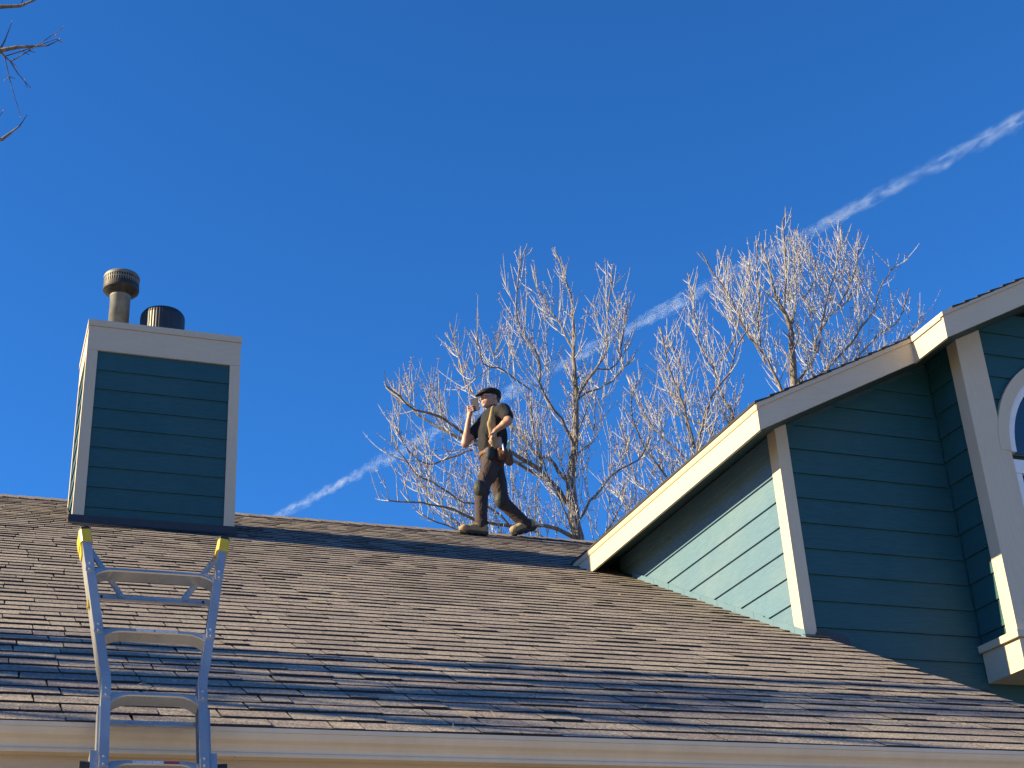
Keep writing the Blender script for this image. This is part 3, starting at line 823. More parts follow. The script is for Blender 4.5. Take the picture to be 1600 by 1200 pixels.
class Tree:
    def __init__(self, seed, twig_r=0.0085):
        self.r = random.Random(seed); self.tw = twig_r; self.tl = 1.4
        self.trunk, self.limbs, self.twigs, self.buds = MB(), MB(), MB(), MB()
        self.ntw = 0; self.env = None
    def smooth(self, pts, rad, step=0.16, wob=0.012):
        """resample a polyline with a little waviness"""
        P = [Vector(p) for p in pts]; out = []; ro = []
        n = len(P)
        for i in range(n - 1):
            p0, p1, p2, p3 = P[max(i-1, 0)], P[i], P[i+1], P[min(i+2, n-1)]
            m = max(1, int((p2 - p1).length / step))
            for q in range(m):
                t = q / m
                pt = 0.5 * ((2*p1) + (p2 - p0)*t + (2*p0 - 5*p1 + 4*p2 - p3)*t*t + (3*p1 - p0 - 3*p2 + p3)*t**3)
                pt += Vector([self.r.gauss(0, wob) for _ in range(3)])
                out.append(pt); ro.append(rad[i] + (rad[i+1] - rad[i]) * t)
        out.append(P[-1]); ro.append(rad[-1])
        return out, ro
    def limb(self, pts, r0, r1, dest, sides=7, step=0.16, dens=1.0, reach=1.0):
        n = len(pts)
        r0 = r0 * .66
        rad = [r0 + (r1 - r0) * (i/(n-1)) ** 0.8 for i in range(n)]
        P, R = self.smooth(pts, rad, step)
        dest.tube(P, R, sides)
        self.branches(P, R, dens, reach)
        return P, R
    def branches(self, P, R, dens, reach):
        L = 0; tot = sum((P[i+1] - P[i]).length for i in range(len(P)-1)); nxt = 0.12 * tot + self.r.random()*.15
        for i in range(1, len(P)):
            L += (P[i] - P[i-1]).length
            while L >= nxt:
                t = (P[min(i+1, len(P)-1)] - P[i-1]).normalized()
                f = L / tot
                ang = self.r.random() * 2*math.pi
                side = (t.orthogonal().normalized() * math.cos(ang) + t.cross(t.orthogonal().normalized()) * math.sin(ang))
                for sg in ((1, -1) if self.r.random() < .55 else (1,)):
                    d = (t * self.r.uniform(.25, .7) + side * sg * self.r.uniform(.6, 1.0) + Vector((0, 0, .35))).normalized()
                    ln = reach * self.r.uniform(.5, 1.3) * (1.0 - .62*f)
                    self.branch(P[i], d, ln, max(self.tw*1.35, min(R[i]*.5, .024)), 1)
                nxt += self.r.uniform(.17, .36) / dens
        # the tip goes on as a twig
        d = (P[-1] - P[-2]).normalized()
        self.branch(P[-1], (d + Vector((0, 0, .5))).normalized(), reach*self.r.uniform(.12, .28), max(R[-1], self.tw*1.2), 2)
    def branch(self, p, d, ln, r, lev):
        """a curved shoot that bends up towards the light, with opposite side shoots"""
        k = max(3, int(ln / .11)); st = ln / k; cut = self.r.uniform(0, .55) ** 1.5
        P = [Vector(p)]; R = [r]; d = Vector(d)
        up = self.r.uniform(.10, .26) if lev == 1 else self.r.uniform(.05, .20)
        for i in range(k):
            d = (d + Vector((self.r.gauss(0, .035), self.r.gauss(0, .035), up * (1 - .5*i/k) + self.r.gauss(0, .02)))).normalized()
            q_ = P[-1] + d*st
            if self.env and q_.z > np.interp(q_.x, self.env[0], self.env[1]) - cut: break
            P.append(q_); R.append(r + (self.tw*.45 - r) * ((i+1)/k) ** .8)
        if len(P) < 3: return
        (self.limbs if r > .02 else self.twigs).tube(P, R, 5 if r > .015 else 4, caps=False)
        self.ntw += 1
        flip = self.r.random() * math.pi
        for i in range(1, len(P)):
            t = (P[i] - P[i-1]).normalized(); o = t.orthogonal().normalized(); flip += math.pi/2 + self.r.gauss(0, .3)
            s_ = o*math.cos(flip) + t.cross(o)*math.sin(flip)
            if lev == 1 and i < len(P) - 1 and self.r.random() < .46:
                for sg in (1, -1):
                    if self.r.random() < .62:
                        self.branch(P[i], (t*.62 + s_*sg*.62 + Vector((0, 0, .50))).normalized(), self.tl * self.r.uniform(.22, .74) * (1.1 - .4*i/len(P)), max(self.tw, R[i]*.62), 2)
            elif lev == 2 and self.r.random() < .26:
                for sg in (1, -1):
                    q = P[i] + (t*.6 + s_*sg).normalized() * self.r.uniform(.02, .055)
                    self.twigs.tube([P[i], q], [self.tw*.75, self.tw*.5], 3, caps=False)
                    if self.r.random() < .5: self.bud(q)
        if self.r.random() < .7: self.bud(P[-1])
    def bud(self, p):
        s = self.tw * self.r.uniform(1.0, 1.7)
        v = [p + Vector(q)*s for q in ((1,0,0),(-1,0,0),(0,1,0),(0,-1,0),(0,0,1.6),(0,0,-1.2))]
        self.buds.add(v, [(0,2,4),(2,1,4),(1,3,4),(3,0,4),(2,0,5),(1,2,5),(3,1,5),(0,3,5)])
    def build(self, name, label, base, group=None, twig='twig'):
        root = empty(name, base, label, 'tree', group)
        self.trunk.build('trunk', M['bark'], root)
        cr = self.limbs.build('branches', M['twig'] if False else M['bark'], root)
        if self.twigs.v: self.twigs.build('twigs', M[twig], root)
        if self.buds.v: self.buds.build('buds', M['bud'], root)
        return root

def lift(tree, xz, Y, sway, y_end=None):
    """a limb drawn in elevation gets its own depth: it leans steadily towards or away from the viewer"""
    n = len(xz); e = tree.r.uniform(-1, 1) * sway if y_end is None else y_end
    y0 = Y; out = []
    for i, (x, z) in enumerate(xz):
        out.append((x, y0 + e * (i/(n-1)), z))
    return out

ta = Tree(21, 0.0092)
YA = 24.0
ta.env = ((6.0, 6.6, 7.06, 7.8, 8.5, 9.53, 10.22, 10.63, 11.2, 11.63, 12.04, 12.57, 13.0), (12.0, 12.3, 13.1, 13.6, 14.9, 15.75, 16.0, 16.35, 16.0, 15.9, 15.2, 14.5, 13.8))
tr = [(10.60, -H), (10.66, 2.5), (10.63, 6.5), (10.63, 9.28), (10.63, 9.67), (10.57, 10.23), (10.56, 10.79), (10.64, 11.22), (10.71, 11.66), (10.76, 12.11), (10.82, 12.65), (10.84, 13.31), (10.85, 13.83), (10.9, 14.56), (10.87, 15.14), (10.79, 15.51), (10.63, 16.1)]
P, R = ta.smooth([(x, YA, z) for x, z in tr], [.20, .17, .15, .125, .115, .105, .095, .082, .070, .060, .052, .042, .034, .028, .022, .016, .010], .2, .008)
ta.trunk.tube(P, R, 14)
ta.branches(P[int(len(P)*.62):], R[int(len(P)*.62):], .9, .8)
for xz, r0, sway in (
    ([(10.46, 10.32), (10.15, 10.72), (9.9, 10.89), (9.57, 11.06), (9.09, 11.24), (8.53, 11.32), (8.26, 11.4), (7.99, 11.52), (7.74, 11.65), (7.48, 11.67), (7.17, 11.68), (6.85, 11.85), (6.6, 12.01)], .085, -.9),
    ([(10.56, 10.79), (10.45, 10.94), (10.31, 11.22), (10.23, 11.39), (10.04, 11.48), (9.9, 11.63), (9.86, 11.83), (9.77, 12.03), (9.57, 12.21), (9.29, 12.43), (9.01, 12.79), (8.72, 13.18), (8.61, 13.9), (8.5, 14.6)], .065, .9),
    ([(10.69, 11.5), (10.62, 11.69), (10.47, 11.96), (10.37, 12.1), (10.2, 12.22), (10.05, 12.45), (9.87, 12.75), (9.87, 13.27), (9.47, 13.84), (9.39, 14.3), (9.53, 15.45)], .060, -.7),
    ([(10.19, 10.73), (9.81, 11.0), (9.23, 11.35), (8.4, 11.65), (8.11, 11.85), (7.84, 12.01), (7.61, 12.19), (7.48, 12.44), (7.3, 12.58), (7.06, 12.9)], .055, .8),
    ([(10.62, 9.65), (10.44, 9.7), (10.18, 9.8), (9.88, 9.82), (9.27, 9.74), (8.47, 9.77), (8.21, 9.89), (8.04, 9.94), (7.78, 9.96), (7.53, 9.99), (7.16, 9.97), (6.75, 9.94)], .075, -.4),
    ([(10.61, 10.0), (10.76, 10.16), (10.87, 10.4), (11.11, 10.66), (11.28, 10.86), (11.49, 11.04), (11.89, 11.27), (12.15, 11.72)], .045, -.5),
    ([(10.81, 12.58), (11.07, 12.87), (11.45, 13.09), (11.8, 13.35), (12.13, 13.74), (12.43, 14.04), (12.57, 14.3)], .036, .6),
    ([(10.85, 13.75), (10.78, 14.01), (10.66, 14.53), (10.52, 14.78), (10.34, 15.23), (10.22, 15.75)], .034, .4),
    ([(10.82, 12.65), (11.06, 13.04), (11.3, 13.4), (11.42, 13.77), (11.48, 14.47), (11.63, 15.6)], .042, -.6),
    ([(11.3, 13.4), (11.59, 13.4), (11.84, 13.73), (11.94, 14.35), (12.04, 14.9)], .026, -.3),
    ([(10.62, 11.22), (10.8, 11.51), (11.09, 11.75), (11.36, 12.07), (11.44, 12.51), (11.56, 13.1)], .032, .7),
    ([(9.87, 12.75), (9.45, 12.85), (9.04, 12.94), (8.64, 12.89), (8.45, 13.29)], .028, -.8),
    ([(8.53, 11.32), (8.04, 11.03), (7.53, 10.78), (7.15, 10.94), (6.84, 11.31)], .032, -.6),
    ([(9.27, 9.74), (8.9, 10.06), (8.27, 10.13), (7.77, 10.35), (7.27, 10.56), (6.9, 10.92)], .035, -.5),
    ([(10.5, 9.2), (9.8, 9.9), (9.3, 10.6), (9.1, 11.3)], .030, .8), ([(10.6, 9.3), (11.3, 9.9), (11.8, 10.6), (12.0, 11.2)], .030, .6),
    ([(10.5, 9.0), (8.9, 9.5), (8.0, 10.4), (7.7, 11.1)], .030, .9), ([(10.65, 9.1), (10.3, 10.0), (9.7, 11.2), (9.5, 12.0)], .030, -.8),
    ([(10.7, 9.1), (11.6, 9.5), (12.4, 10.2), (12.9, 10.9)], .028, -.4), ([(10.6, 8.6), (9.6, 9.2), (8.6, 9.6), (7.6, 10.0)], .028, .3)):
    ta.limb(lift(ta, xz, YA, 0, sway), r0, .013, ta.limbs, 6, .16, 1.15, 1.3)
ta.build('bare_tree', 'leafless tree with straight dark trunk behind the roof ridge and the man', (10.6, YA, 0), 'bare trees behind the house')

tb = Tree(5, 0.0092)
YB_ = 25.0
tb.env = ((12.0, 12.8, 13.3, 13.9, 14.6, 15.7, 16.2), (13.3, 14.3, 15.2, 15.6, 17.35, 17.35, 17.0))
P, R = tb.smooth([(14.3, YB_, -H), (14.25, YB_, 4), (14.2, YB_, 8.5), (14.2, YB_, 10.2)], [.25, .20, .16, .14], .3, .01)
tb.trunk.tube(P, R, 12)
for xz, r0, sway in (
    ([(14.2, 10.1), (14.5, 11.2), (14.95, 12.45), (15.07, 13.31), (14.96, 13.67), (14.9, 14.04), (14.86, 14.57), (14.64, 14.98), (14.58, 15.58), (14.61, 16.42), (14.6, 17.1)], .085, .5),
    ([(14.2, 10.1), (13.92, 11.45), (13.92, 12.31), (14.04, 12.72), (14.19, 13.18), (14.42, 13.62), (14.7, 13.97), (14.95, 14.64), (15.34, 15.19)], .07, -.8),
    ([(13.9, 11.6), (13.73, 12.13), (13.45, 12.46), (13.14, 12.86), (12.99, 13.27), (12.89, 13.75), (12.82, 14.0)], .045, .5),
    ([(13.95, 12.35), (13.77, 13.3), (13.58, 13.79), (13.42, 14.15), (13.33, 14.61), (13.26, 15.0)], .040, -.4),
    ([(13.92, 12.31), (13.89, 13.1), (14.03, 13.89), (14.06, 14.53), (13.93, 15.16), (13.85, 15.4)], .036, .6),
    ([(14.2, 10.0), (13.4, 10.83), (13.16, 11.38), (12.76, 11.78), (12.43, 12.19), (12.25, 12.61), (12.23, 13.1)], .050, -.7),
    ([(13.4, 10.83), (12.85, 11.21), (12.6, 11.62), (12.52, 12.35), (12.52, 12.95)], .030, .5),
    ([(14.86, 14.57), (15.16, 15.0), (15.41, 15.69), (15.7, 16.58), (15.72, 17.1)], .034, -.4),
    ([(14.2, 9.8), (13.2, 10.2), (12.6, 10.6), (12.2, 11.3)], .03, .4),
    ([(14.2, 10.2), (14.5, 12.4), (14.5, 13.01), (14.14, 13.28), (13.98, 13.88), (13.82, 14.4)], .040, .8)):
    tb.limb(lift(tb, xz, YB_, 0, sway), r0, .013, tb.limbs, 6, .16, 1.15, 1.2)
tb.build('bare_tree', 'smaller leafless tree rising just above the lit eave of the gable', (14.3, YB_, 0), 'bare trees behind the house')

tc = Tree(9, 0.0096)
YC = 26.0
tc.env = ((14.6, 15.06, 16.0, 16.6, 17.03, 17.5, 18.2, 19.2, 19.7, 20.4, 21.0, 21.55, 22.0), (17.4, 17.95, 18.2, 18.5, 18.9, 19.5, 19.55, 19.5, 18.9, 19.05, 18.0, 18.45, 17.6))
P, R = tc.smooth([(17.0, YC, -H), (17.1, YC, 4), (17.05, YC, 9), (17.12, YC, 13.11), (17.35, YC, 14.78), (17.45, YC, 15.63), (17.5, YC, 16.28), (17.31, YC, 17.0), (17.18, YC, 17.41), (17.15, YC, 18.04), (17.03, YC, 18.6)],
                 [.22, .19, .16, .125, .095, .078, .060, .042, .032, .022, .012], .25, .01)
tc.trunk.tube(P, R, 14)
tc.branches(P[int(len(P)*.70):], R[int(len(P)*.70):], 1.0, .85)
for xz, r0, sway in (
    ([(17.51, 16.0), (17.62, 16.46), (17.92, 17.16), (18.18, 18.54), (18.21, 19.3)], .060, .5),
    ([(17.39, 16.69), (17.5, 17.75), (17.47, 18.83), (17.49, 19.3)], .042, -.6),
    ([(17.35, 14.78), (17.86, 15.27), (18.15, 15.72), (18.36, 16.21), (18.98, 17.08), (19.56, 17.57), (20.06, 18.22), (20.38, 18.9)], .070, .7),
    ([(17.3, 14.5), (17.79, 14.84), (18.78, 15.77), (19.56, 16.76), (19.85, 17.45), (20.34, 18.1)], .055, -.8),
    ([(17.2, 14.1), (18.42, 14.91), (19.63, 16.08), (20.28, 16.67), (20.85, 17.07), (21.14, 17.49), (21.55, 18.25)], .050, .4),
    ([(18.15, 15.72), (18.47, 16.9), (18.99, 18.33), (19.21, 19.3)], .040, -.4),
    ([(17.1, 13.6), (17.07, 14.08), (16.87, 14.67), (16.66, 15.19), (16.49, 15.35), (16.17, 15.74), (15.92, 16.15), (15.67, 16.79), (15.3, 17.27), (15.06, 17.75)], .070, -.5),
    ([(16.17, 15.74), (16.06, 16.5), (16.0, 17.37), (16.01, 18.0)], .034, .5),
    ([(16.66, 15.19), (16.51, 16.04), (16.55, 16.92), (16.55, 17.82), (16.58, 18.25)], .038, -.6),
    ([(17.92, 17.16), (18.45, 17.75), (18.77, 18.54), (18.59, 19.0)], .030, .5),
    ([(18.98, 17.08), (19.4, 17.89), (19.67, 18.75)], .028, -.4),
    ([(17.15, 13.9), (17.82, 14.5), (18.99, 15.15), (19.8, 15.6), (20.36, 16.12), (20.64, 16.55)], .040, -.9)):
    tc.limb(lift(tc, xz, YC, 0, sway), r0, .013, tc.limbs, 6, .16, 1.1, 1.3)
tc.build('bare_tree', 'tallest leafless tree standing behind the gable roof on the right', (17.0, YC, 0), 'bare trees behind the house')

# a tree by the left end of the house: only its twig tips reach into the picture, its shade lies over the lower roof
tn = Tree(33, 0.0042); tn.tl = .75
B0 = Vector((-6.6, 7.6, -H))
P, R = tn.smooth([B0, B0 + Vector((.1, 0, 2.2)), B0 + Vector((.05, -.1, 4.0)), B0 + Vector((.2, -.1, 5.4))], [.24, .20, .17, .14], .2, .01)
tn.trunk.tube(P, R, 12)
for pts, r0, dn, rc_ in (
    ([(-6.5, 7.5, 2.6), (-5.6, 7.4, 3.3), (-4.4, 7.2, 3.7), (-3.4, 7.1, 4.1), (-2.6, 7.0, 4.7)], .12, .8, .9),
    ([(-6.5, 7.5, 3.9), (-6.6, 7.4, 5.0), (-5.8, 7.4, 5.6), (-4.6, 7.6, 5.9), (-3.6, 7.7, 6.3)], .15, 1.0, .9),
    ([(-6.5, 7.5, 4.0), (-7.2, 7.4, 5.3), (-6.8, 7.8, 6.3), (-5.6, 8.0, 6.7), (-4.6, 8.1, 7.2)], .14, 1.0, .9),
    ([(-6.5, 7.5, 3.2), (-5.4, 7.7, 4.2), (-4.2, 7.8, 5.0), (-2.8, 8.0, 5.6), (-1.4, 8.1, 5.7), (-.55, 8.0, 5.58), (-.22, 8.0, 5.60), (-.115, 8.0, 5.72)], .11, .45, .5),
    ([(-6.5, 7.5, 3.6), (-5.3, 7.6, 5.0), (-4.0, 7.9, 6.1), (-2.6, 8.05, 6.5), (-1.2, 8.0, 6.42), (-.5, 8.0, 6.33), (-.18, 8.0, 6.34), (.0, 8.0, 6.40)], .11, .45, .5),
    ([(-6.5, 7.5, 3.8), (-6.3, 7.3, 5.2), (-5.6, 7.0, 6.6), (-4.6, 7.2, 7.6), (-3.0, 7.7, 7.6), (-1.4, 8.0, 6.95), (-.45, 8.0, 6.62), (-.17, 8.0, 6.66), (-.07, 8.0, 6.80)], .10, .45, .5),
    ([(-6.5, 7.5, 3.4), (-7.4, 7.0, 4.6), (-8.2, 6.6, 5.8), (-8.6, 6.4, 7.0)], .13, 1.15, 1.0),
    ([(-6.5, 7.5, 3.0), (-6.6, 6.6, 3.9), (-6.4, 6.0, 4.8), (-6.2, 5.6, 5.8)], .12, 1.15, .9),
    ([(-6.5, 7.5, 3.7), (-6.0, 7.7, 4.8), (-5.7, 7.8, 5.8), (-5.2, 7.9, 6.7)], .13, 1.15, .9),
    ([(-6.5, 7.5, 3.3), (-7.0, 8.0, 4.6), (-7.3, 8.2, 5.9), (-7.2, 8.3, 7.2)], .13, 1.15, .9),
    ([(-6.5, 7.5, 3.5), (-5.6, 6.9, 4.3), (-4.7, 6.6, 5.0), (-4.0, 6.5, 5.8)], .13, 1.15, .9),
    ([(-6.4, 7.5, 2.4), (-5.2, 7.0, 2.9), (-3.9, 6.6, 3.1), (-2.8, 6.4, 3.6)], .11, .7, .8)):
    tn.limb(pts, r0, .0045, tn.limbs, 6, .16, dn, rc_)
tn.build('bare_tree', 'leafless tree left of the house whose twig tips hang into the top left corner', tuple(B0 + Vector((0, 0, H))), None, 'dark_twig')

# ------------------------------------------------------------------ contrail: a long drift of thin ice cloud high in the air
def trail_mat(R):
    m = NT('sunlit_ice_cloud')
    m.n.remove(m.b)
    tc_ = m.node('TexCoord'); sp = m.node('SeparateXYZ'); m.link(tc_.outputs['Object'], sp.inputs[0])
    mp = m.node('Mapping'); mp.inputs['Scale'].default_value = (.35, 1, 1); m.link(tc_.outputs['Object'], mp.inputs['Vector'])
    n1 = m.noise(mp.outputs['Vector'], 0.05, 5, 0.62, 0.6); n2 = m.noise(tc_.outputs['Object'], 0.0035, 3, 0.6)
    w1 = m.noise(tc_.outputs['Object'], 0.011, 4, 0.65); w2 = m.noise(mp.outputs['Vector'], 0.019, 4, 0.65)
    y = m.math('ADD', sp.outputs['Y'], m.math('MULTIPLY', m.math('SUBTRACT', w1, 0.5), 62.0))
    z = m.math('ADD', sp.outputs['Z'], m.math('MULTIPLY', m.math('SUBTRACT', w2, 0.5), 62.0))
    r2 = m.math('ADD', m.math('MULTIPLY', y, y), m.math('MULTIPLY', z, z))
    fall = m.math('MAXIMUM', m.math('SUBTRACT', 1.0, m.math('DIVIDE', r2, R*R)), 0.0)
    fall = m.math('POWER', fall, 1.3)
    wisp = m.math('MULTIPLY', m.math('MAXIMUM', m.math('SUBTRACT', n1, 0.42), 0.0), 6.4)
    patch = m.math('MULTIPLY', m.math('MAXIMUM', m.math('SUBTRACT', n2, 0.34), 0.0), 4.6)
    d = m.math('MULTIPLY', m.math('MULTIPLY', fall, wisp), m.math('MULTIPLY', patch, 0.0125))
    pv = m.node('VolumeScatter'); pv.inputs['Color'].default_value = (0.66, 0.82, 1.0, 1)
    m.link(d, pv.inputs['Density']); m.link(pv.outputs[0], m.n['Material Output'].inputs['Volume'])
    return m.mat
TR = 27.0
M['ice'] = trail_mat(TR)
ALT = 2500.0
c0 = Vector((.183, .912, .366)) * (ALT/.366); c1 = Vector((.595, .586, .550)) * (ALT/.550)
dv = c1 - c0; clen = dv.length; dv.normalize()
ct = MB(); nr, ns = 14, 60
for i in range(ns + 1):
    x_ = (-.08 + 1.35*i/ns) * clen
    for k in range(nr):
        a = 2*math.pi*k/nr; ct.v.append((x_, TR*1.8*math.cos(a), TR*1.8*math.sin(a)))
for i in range(ns):
    for k in range(nr): ct.f.append((i*nr + k, i*nr + (k+1) % nr, (i+1)*nr + (k+1) % nr, (i+1)*nr + k))
ct.f += [tuple(range(nr - 1, -1, -1)), tuple(ns*nr + k for k in range(nr))]
me = bpy.data.meshes.new('contrail'); me.from_pydata(ct.v, [], ct.f); me.materials.append(M['ice']); me.update()
trail = bpy.data.objects.new('contrail', me); COL.objects.link(trail)
trail.matrix_world = Matrix.Translation(c0 + Vector((0, 0, H))) @ dv.to_track_quat('X', 'Z').to_matrix().to_4x4()
tag(trail, 'thin white contrail slanting up across the blue sky', 'contrail')

# leaf crumbs and twig bits lying on the shingles and along the gutter
M['litter'] = plain('dry_leaf_bits', (0.30, 0.235, 0.15), .8, 0, .3, 60)
rl = random.Random(14); lt = MB()
for q in range(46):
    x_ = rl.uniform(.1, 5.2); v_ = rl.uniform(.05, 8.2) if q > 12 else rl.uniform(.0, .9)
    c = P0 + ux*x_ + uv*v_ + un*(.0155)
    a = rl.random()*6.28; d1 = ux*math.cos(a) + uv*math.sin(a); d2 = un.cross(d1)
    ln = rl.uniform(.008, .022)
    if rl.random() < .45: lt.tube([c - d1*ln*1.8, c + un*.006, c + d1*ln*1.8 + un*.003], [.0016, .002, .0012], 4)
    else: lt.prism([c - d1*ln, c + d2*ln*.5 + un*.004, c + d1*ln + un*.006, c - d2*ln*.5 + un*.002], un*.0012)
tag(lt.build('leaf_litter', M['litter']), 'dry leaf crumbs and twig bits scattered on the shingles', None, None, 'stuff')
#PART3

# ------------------------------------------------------------------ the man on the ridge
class SDF:
    """smooth union of tapered capsules and ellipsoids, turned into one continuous mesh by surface nets"""
    def __init__(self, lo, hi, h):
        self.lo = np.array(lo, float); self.h = h
        self.n = np.ceil((np.array(hi) - self.lo) / h).astype(int) + 1
        self.F = np.full(self.n, 0.5, np.float32)
    def region(self, a, b, pad):
        i0 = np.maximum(0, np.floor((np.minimum(a, b) - pad - self.lo) / self.h).astype(int))
        i1 = np.minimum(self.n, np.ceil((np.maximum(a, b) + pad - self.lo) / self.h).astype(int) + 1)
        if np.any(i1 <= i0): return None, None
        g = np.meshgrid(*[self.lo[k] + self.h*np.arange(i0[k], i1[k]) for k in range(3)], indexing='ij')
        return tuple(slice(i0[k], i1[k]) for k in range(3)), np.stack(g, -1)
    def put(self, s, d, k, cut=False):
        f = self.F[s]
        if cut: self.F[s] = np.maximum(f, -d); return
        if k > 0:
            h = np.clip(.5 + .5*(f - d)/k, 0, 1); self.F[s] = f*(1 - h) + d*h - k*h*(1 - h)
        else: self.F[s] = np.minimum(f, d)
    def cap(self, a, b, r0, r1=None, k=.02, sq=None):
        a, b = np.array(a, float), np.array(b, float); r1 = r0 if r1 is None else r1
        s, P = self.region(a, b, max(r0, r1) + .07)
        if s is None: return self
        ab = b - a; t = np.clip(((P - a) @ ab) / max(ab @ ab, 1e-9), 0, 1)
        v = P - a - t[..., None]*ab
        if sq is not None: v = v / np.array(sq)
        self.put(s, (np.linalg.norm(v, axis=-1) - (r0 + (r1 - r0)*t)).astype(np.float32), k); return self
    def ell(self, c, r, k=.02, yaw=0, tilt=0, cut=False):
        c, r = np.array(c, float), np.array(r, float)
        s, P = self.region(c, c, r.max() + .07)
        if s is None: return self
        v = P - c
        if yaw:
            cy, sy = math.cos(yaw), math.sin(yaw); v = np.stack([cy*v[..., 0] + sy*v[..., 1], -sy*v[..., 0] + cy*v[..., 1], v[..., 2]], -1)
        if tilt:
            ct_, st_ = math.cos(tilt), math.sin(tilt); v = np.stack([ct_*v[..., 0] + st_*v[..., 2], v[..., 1], -st_*v[..., 0] + ct_*v[..., 2]], -1)
        k0 = np.linalg.norm(v / r, axis=-1); k1 = np.linalg.norm(v / (r*r), axis=-1)
        self.put(s, (k0*(k0 - 1)/np.maximum(k1, 1e-6)).astype(np.float32), k, cut); return self
    def below(self, z):
        """cut away everything under z"""
        zz = self.lo[2] + self.h*np.arange(self.n[2])
        self.F = np.maximum(self.F, (z - zz)[None, None, :].astype(np.float32)); return self
    def above(self, z):
        zz = self.lo[2] + self.h*np.arange(self.n[2])
        self.F = np.maximum(self.F, (zz - z)[None, None, :].astype(np.float32)); return self
    def mesh(self):
        F = self.F; ins = F < 0
        cnt = np.zeros(np.array(F.shape) - 1, np.int8); acc = np.zeros(tuple(np.array(F.shape) - 1) + (3,), np.float32); num = np.zeros(np.array(F.shape) - 1, np.float32)
        nx, ny, nz = F.shape
        cell = lambda dx, dy, dz: (slice(dx, nx - 1 + dx), slice(dy, ny - 1 + dy), slice(dz, nz - 1 + dz))
        for ax in range(3):
            o = [q for q in range(3) if q != ax]
            for u in (0, 1):
                for w in (0, 1):
                    d0 = [0, 0, 0]; d0[o[0]] = u; d0[o[1]] = w; d1 = list(d0); d1[ax] = 1
                    f0, f1 = F[cell(*d0)], F[cell(*d1)]
                    x = (f0 < 0) != (f1 < 0)
                    t = np.where(x, f0 / np.where(x, f0 - f1, 1), 0)
                    for q in range(3): acc[..., q] += np.where(x, d0[q] + (t if q == ax else 0), 0)
                    num += x
        act = num > 0
        idx = -np.ones(act.shape, np.int64); idx[act] = np.arange(act.sum())
        base = np.argwhere(act)
        V = self.lo + self.h * (base + acc[act] / num[act][:, None])
        faces = []
        for ax in range(3):
            o = [q for q in range(3) if q != ax]
            sl0 = [slice(1, F.shape[q] - 1) for q in range(3)]; sl0[ax] = slice(0, F.shape[ax] - 1)
            sl1 = list(sl0); sl1[ax] = slice(1, F.shape[ax])
            a, b = ins[tuple(sl0)], ins[tuple(sl1)]
            E = np.argwhere(a != b)
            if not len(E): continue
            flip = a[tuple(E.T)]
            P = E.copy(); P[:, o[0]] += 1; P[:, o[1]] += 1
            q = []
            for (u, w) in ((0, 0), (1, 0), (1, 1), (0, 1)):
                c = P.copy(); c[:, o[0]] -= u; c[:, o[1]] -= w; q.append(idx[tuple(c.T)])
            Q = np.stack(q, 1); rev = flip if ax != 1 else ~flip
            Q[rev] = Q[rev][:, ::-1]
            faces.append(Q)
        Q = np.concatenate(faces); Q = Q[(Q >= 0).all(1)]
        return V, Q[:, ::-1]
    def build(self, name, mat, parent, relax=2):
        V, Q = self.mesh()
        # a little smoothing takes the grid marks out
        for _ in range(relax):
            S = np.zeros_like(V); C_ = np.zeros(len(V))
            for a, b in ((0, 1), (1, 2), (2, 3), (3, 0)):
                np.add.at(S, Q[:, a], V[Q[:, b]]); np.add.at(S, Q[:, b], V[Q[:, a]])
                np.add.at(C_, Q[:, a], 1); np.add.at(C_, Q[:, b], 1)
            V = V*.5 + .5*S/np.maximum(C_, 1)[:, None]
        mb = MB(); mb.v = V.tolist(); mb.f = [tuple(q) for q in Q.tolist()]; mb.m = [0]*len(Q); mb.t = [0]*len(Q)
        return mb.build(name, mat, parent, smooth=True)

def cloth(name, col, vary=.25, folds=.6, rough=.85):
    m = NT(name)
    f = m.noise(m.geo((1, 1, .55)), 13, 3, .55, .6); w = m.noise(m.geo(), 160, 2)
    m.link(m.ramp(f, [(.3, [c*(1 - vary) for c in col]), (.7, [c*(1 + vary) for c in col])]), m.b.inputs['Base Color'])
    m.set(Roughness=rough, **{'Specular IOR Level': .2}); m.bump(f, folds, .03)
    return m.mat
M['skin'] = plain('sunlit_skin', (0.36, 0.195, 0.130), .5, 0, .08, 25)
M['hair'] = plain('dark_hair', (0.03, 0.022, 0.016), .6, 0, .3, 60)
M['shirt'] = cloth('black_work_shirt', (0.016, 0.0165, 0.019), .25, .8)
M['shirt_tan'] = cloth('tan_shirt_strip', (0.33, 0.24, 0.115), .12, .5)
M['trouser'] = cloth('brown_work_trousers', (0.046, 0.034, 0.033), .25, 1.0)
M['pad'] = cloth('charcoal_knee_pad', (0.030, 0.033, 0.030), .25, .5, .6)
M['leather'] = cloth('tan_tool_leather', (0.125, 0.055, 0.028), .35, .6, .6)
M['boot'] = cloth('sand_suede_boot', (0.27, 0.20, 0.105), .22, .4, .9)
M['sole'] = plain('dark_boot_sole', (0.035, 0.03, 0.025), .8)
M['cap'] = cloth('black_flat_cap', (0.016, 0.016, 0.018), .2, .4)
M['phone'] = plain('black_phone_case', (0.012, 0.012, 0.014), .35)
M['phone_back'] = plain('grey_phone_back', (0.07, 0.065, 0.058), .3)
M['glint'] = plain('pale_spectacle_frame', (0.55, 0.55, 0.55), .3)
M['handle'] = plain('yellow_green_tool_handle', (0.45, 0.46, 0.10), .5)

FACE = math.radians(14)                       # he looks to the left of the picture, turned a little towards the viewer
man = empty('person', (4.95, 13.30, roof_z(13.30) + H), 'man in black flat cap and dark work clothes walking along the roof ridge, phone raised', 'person')
HL, HH = (4.40, 12.85, 5.20), (5.60, 13.75, 7.10)

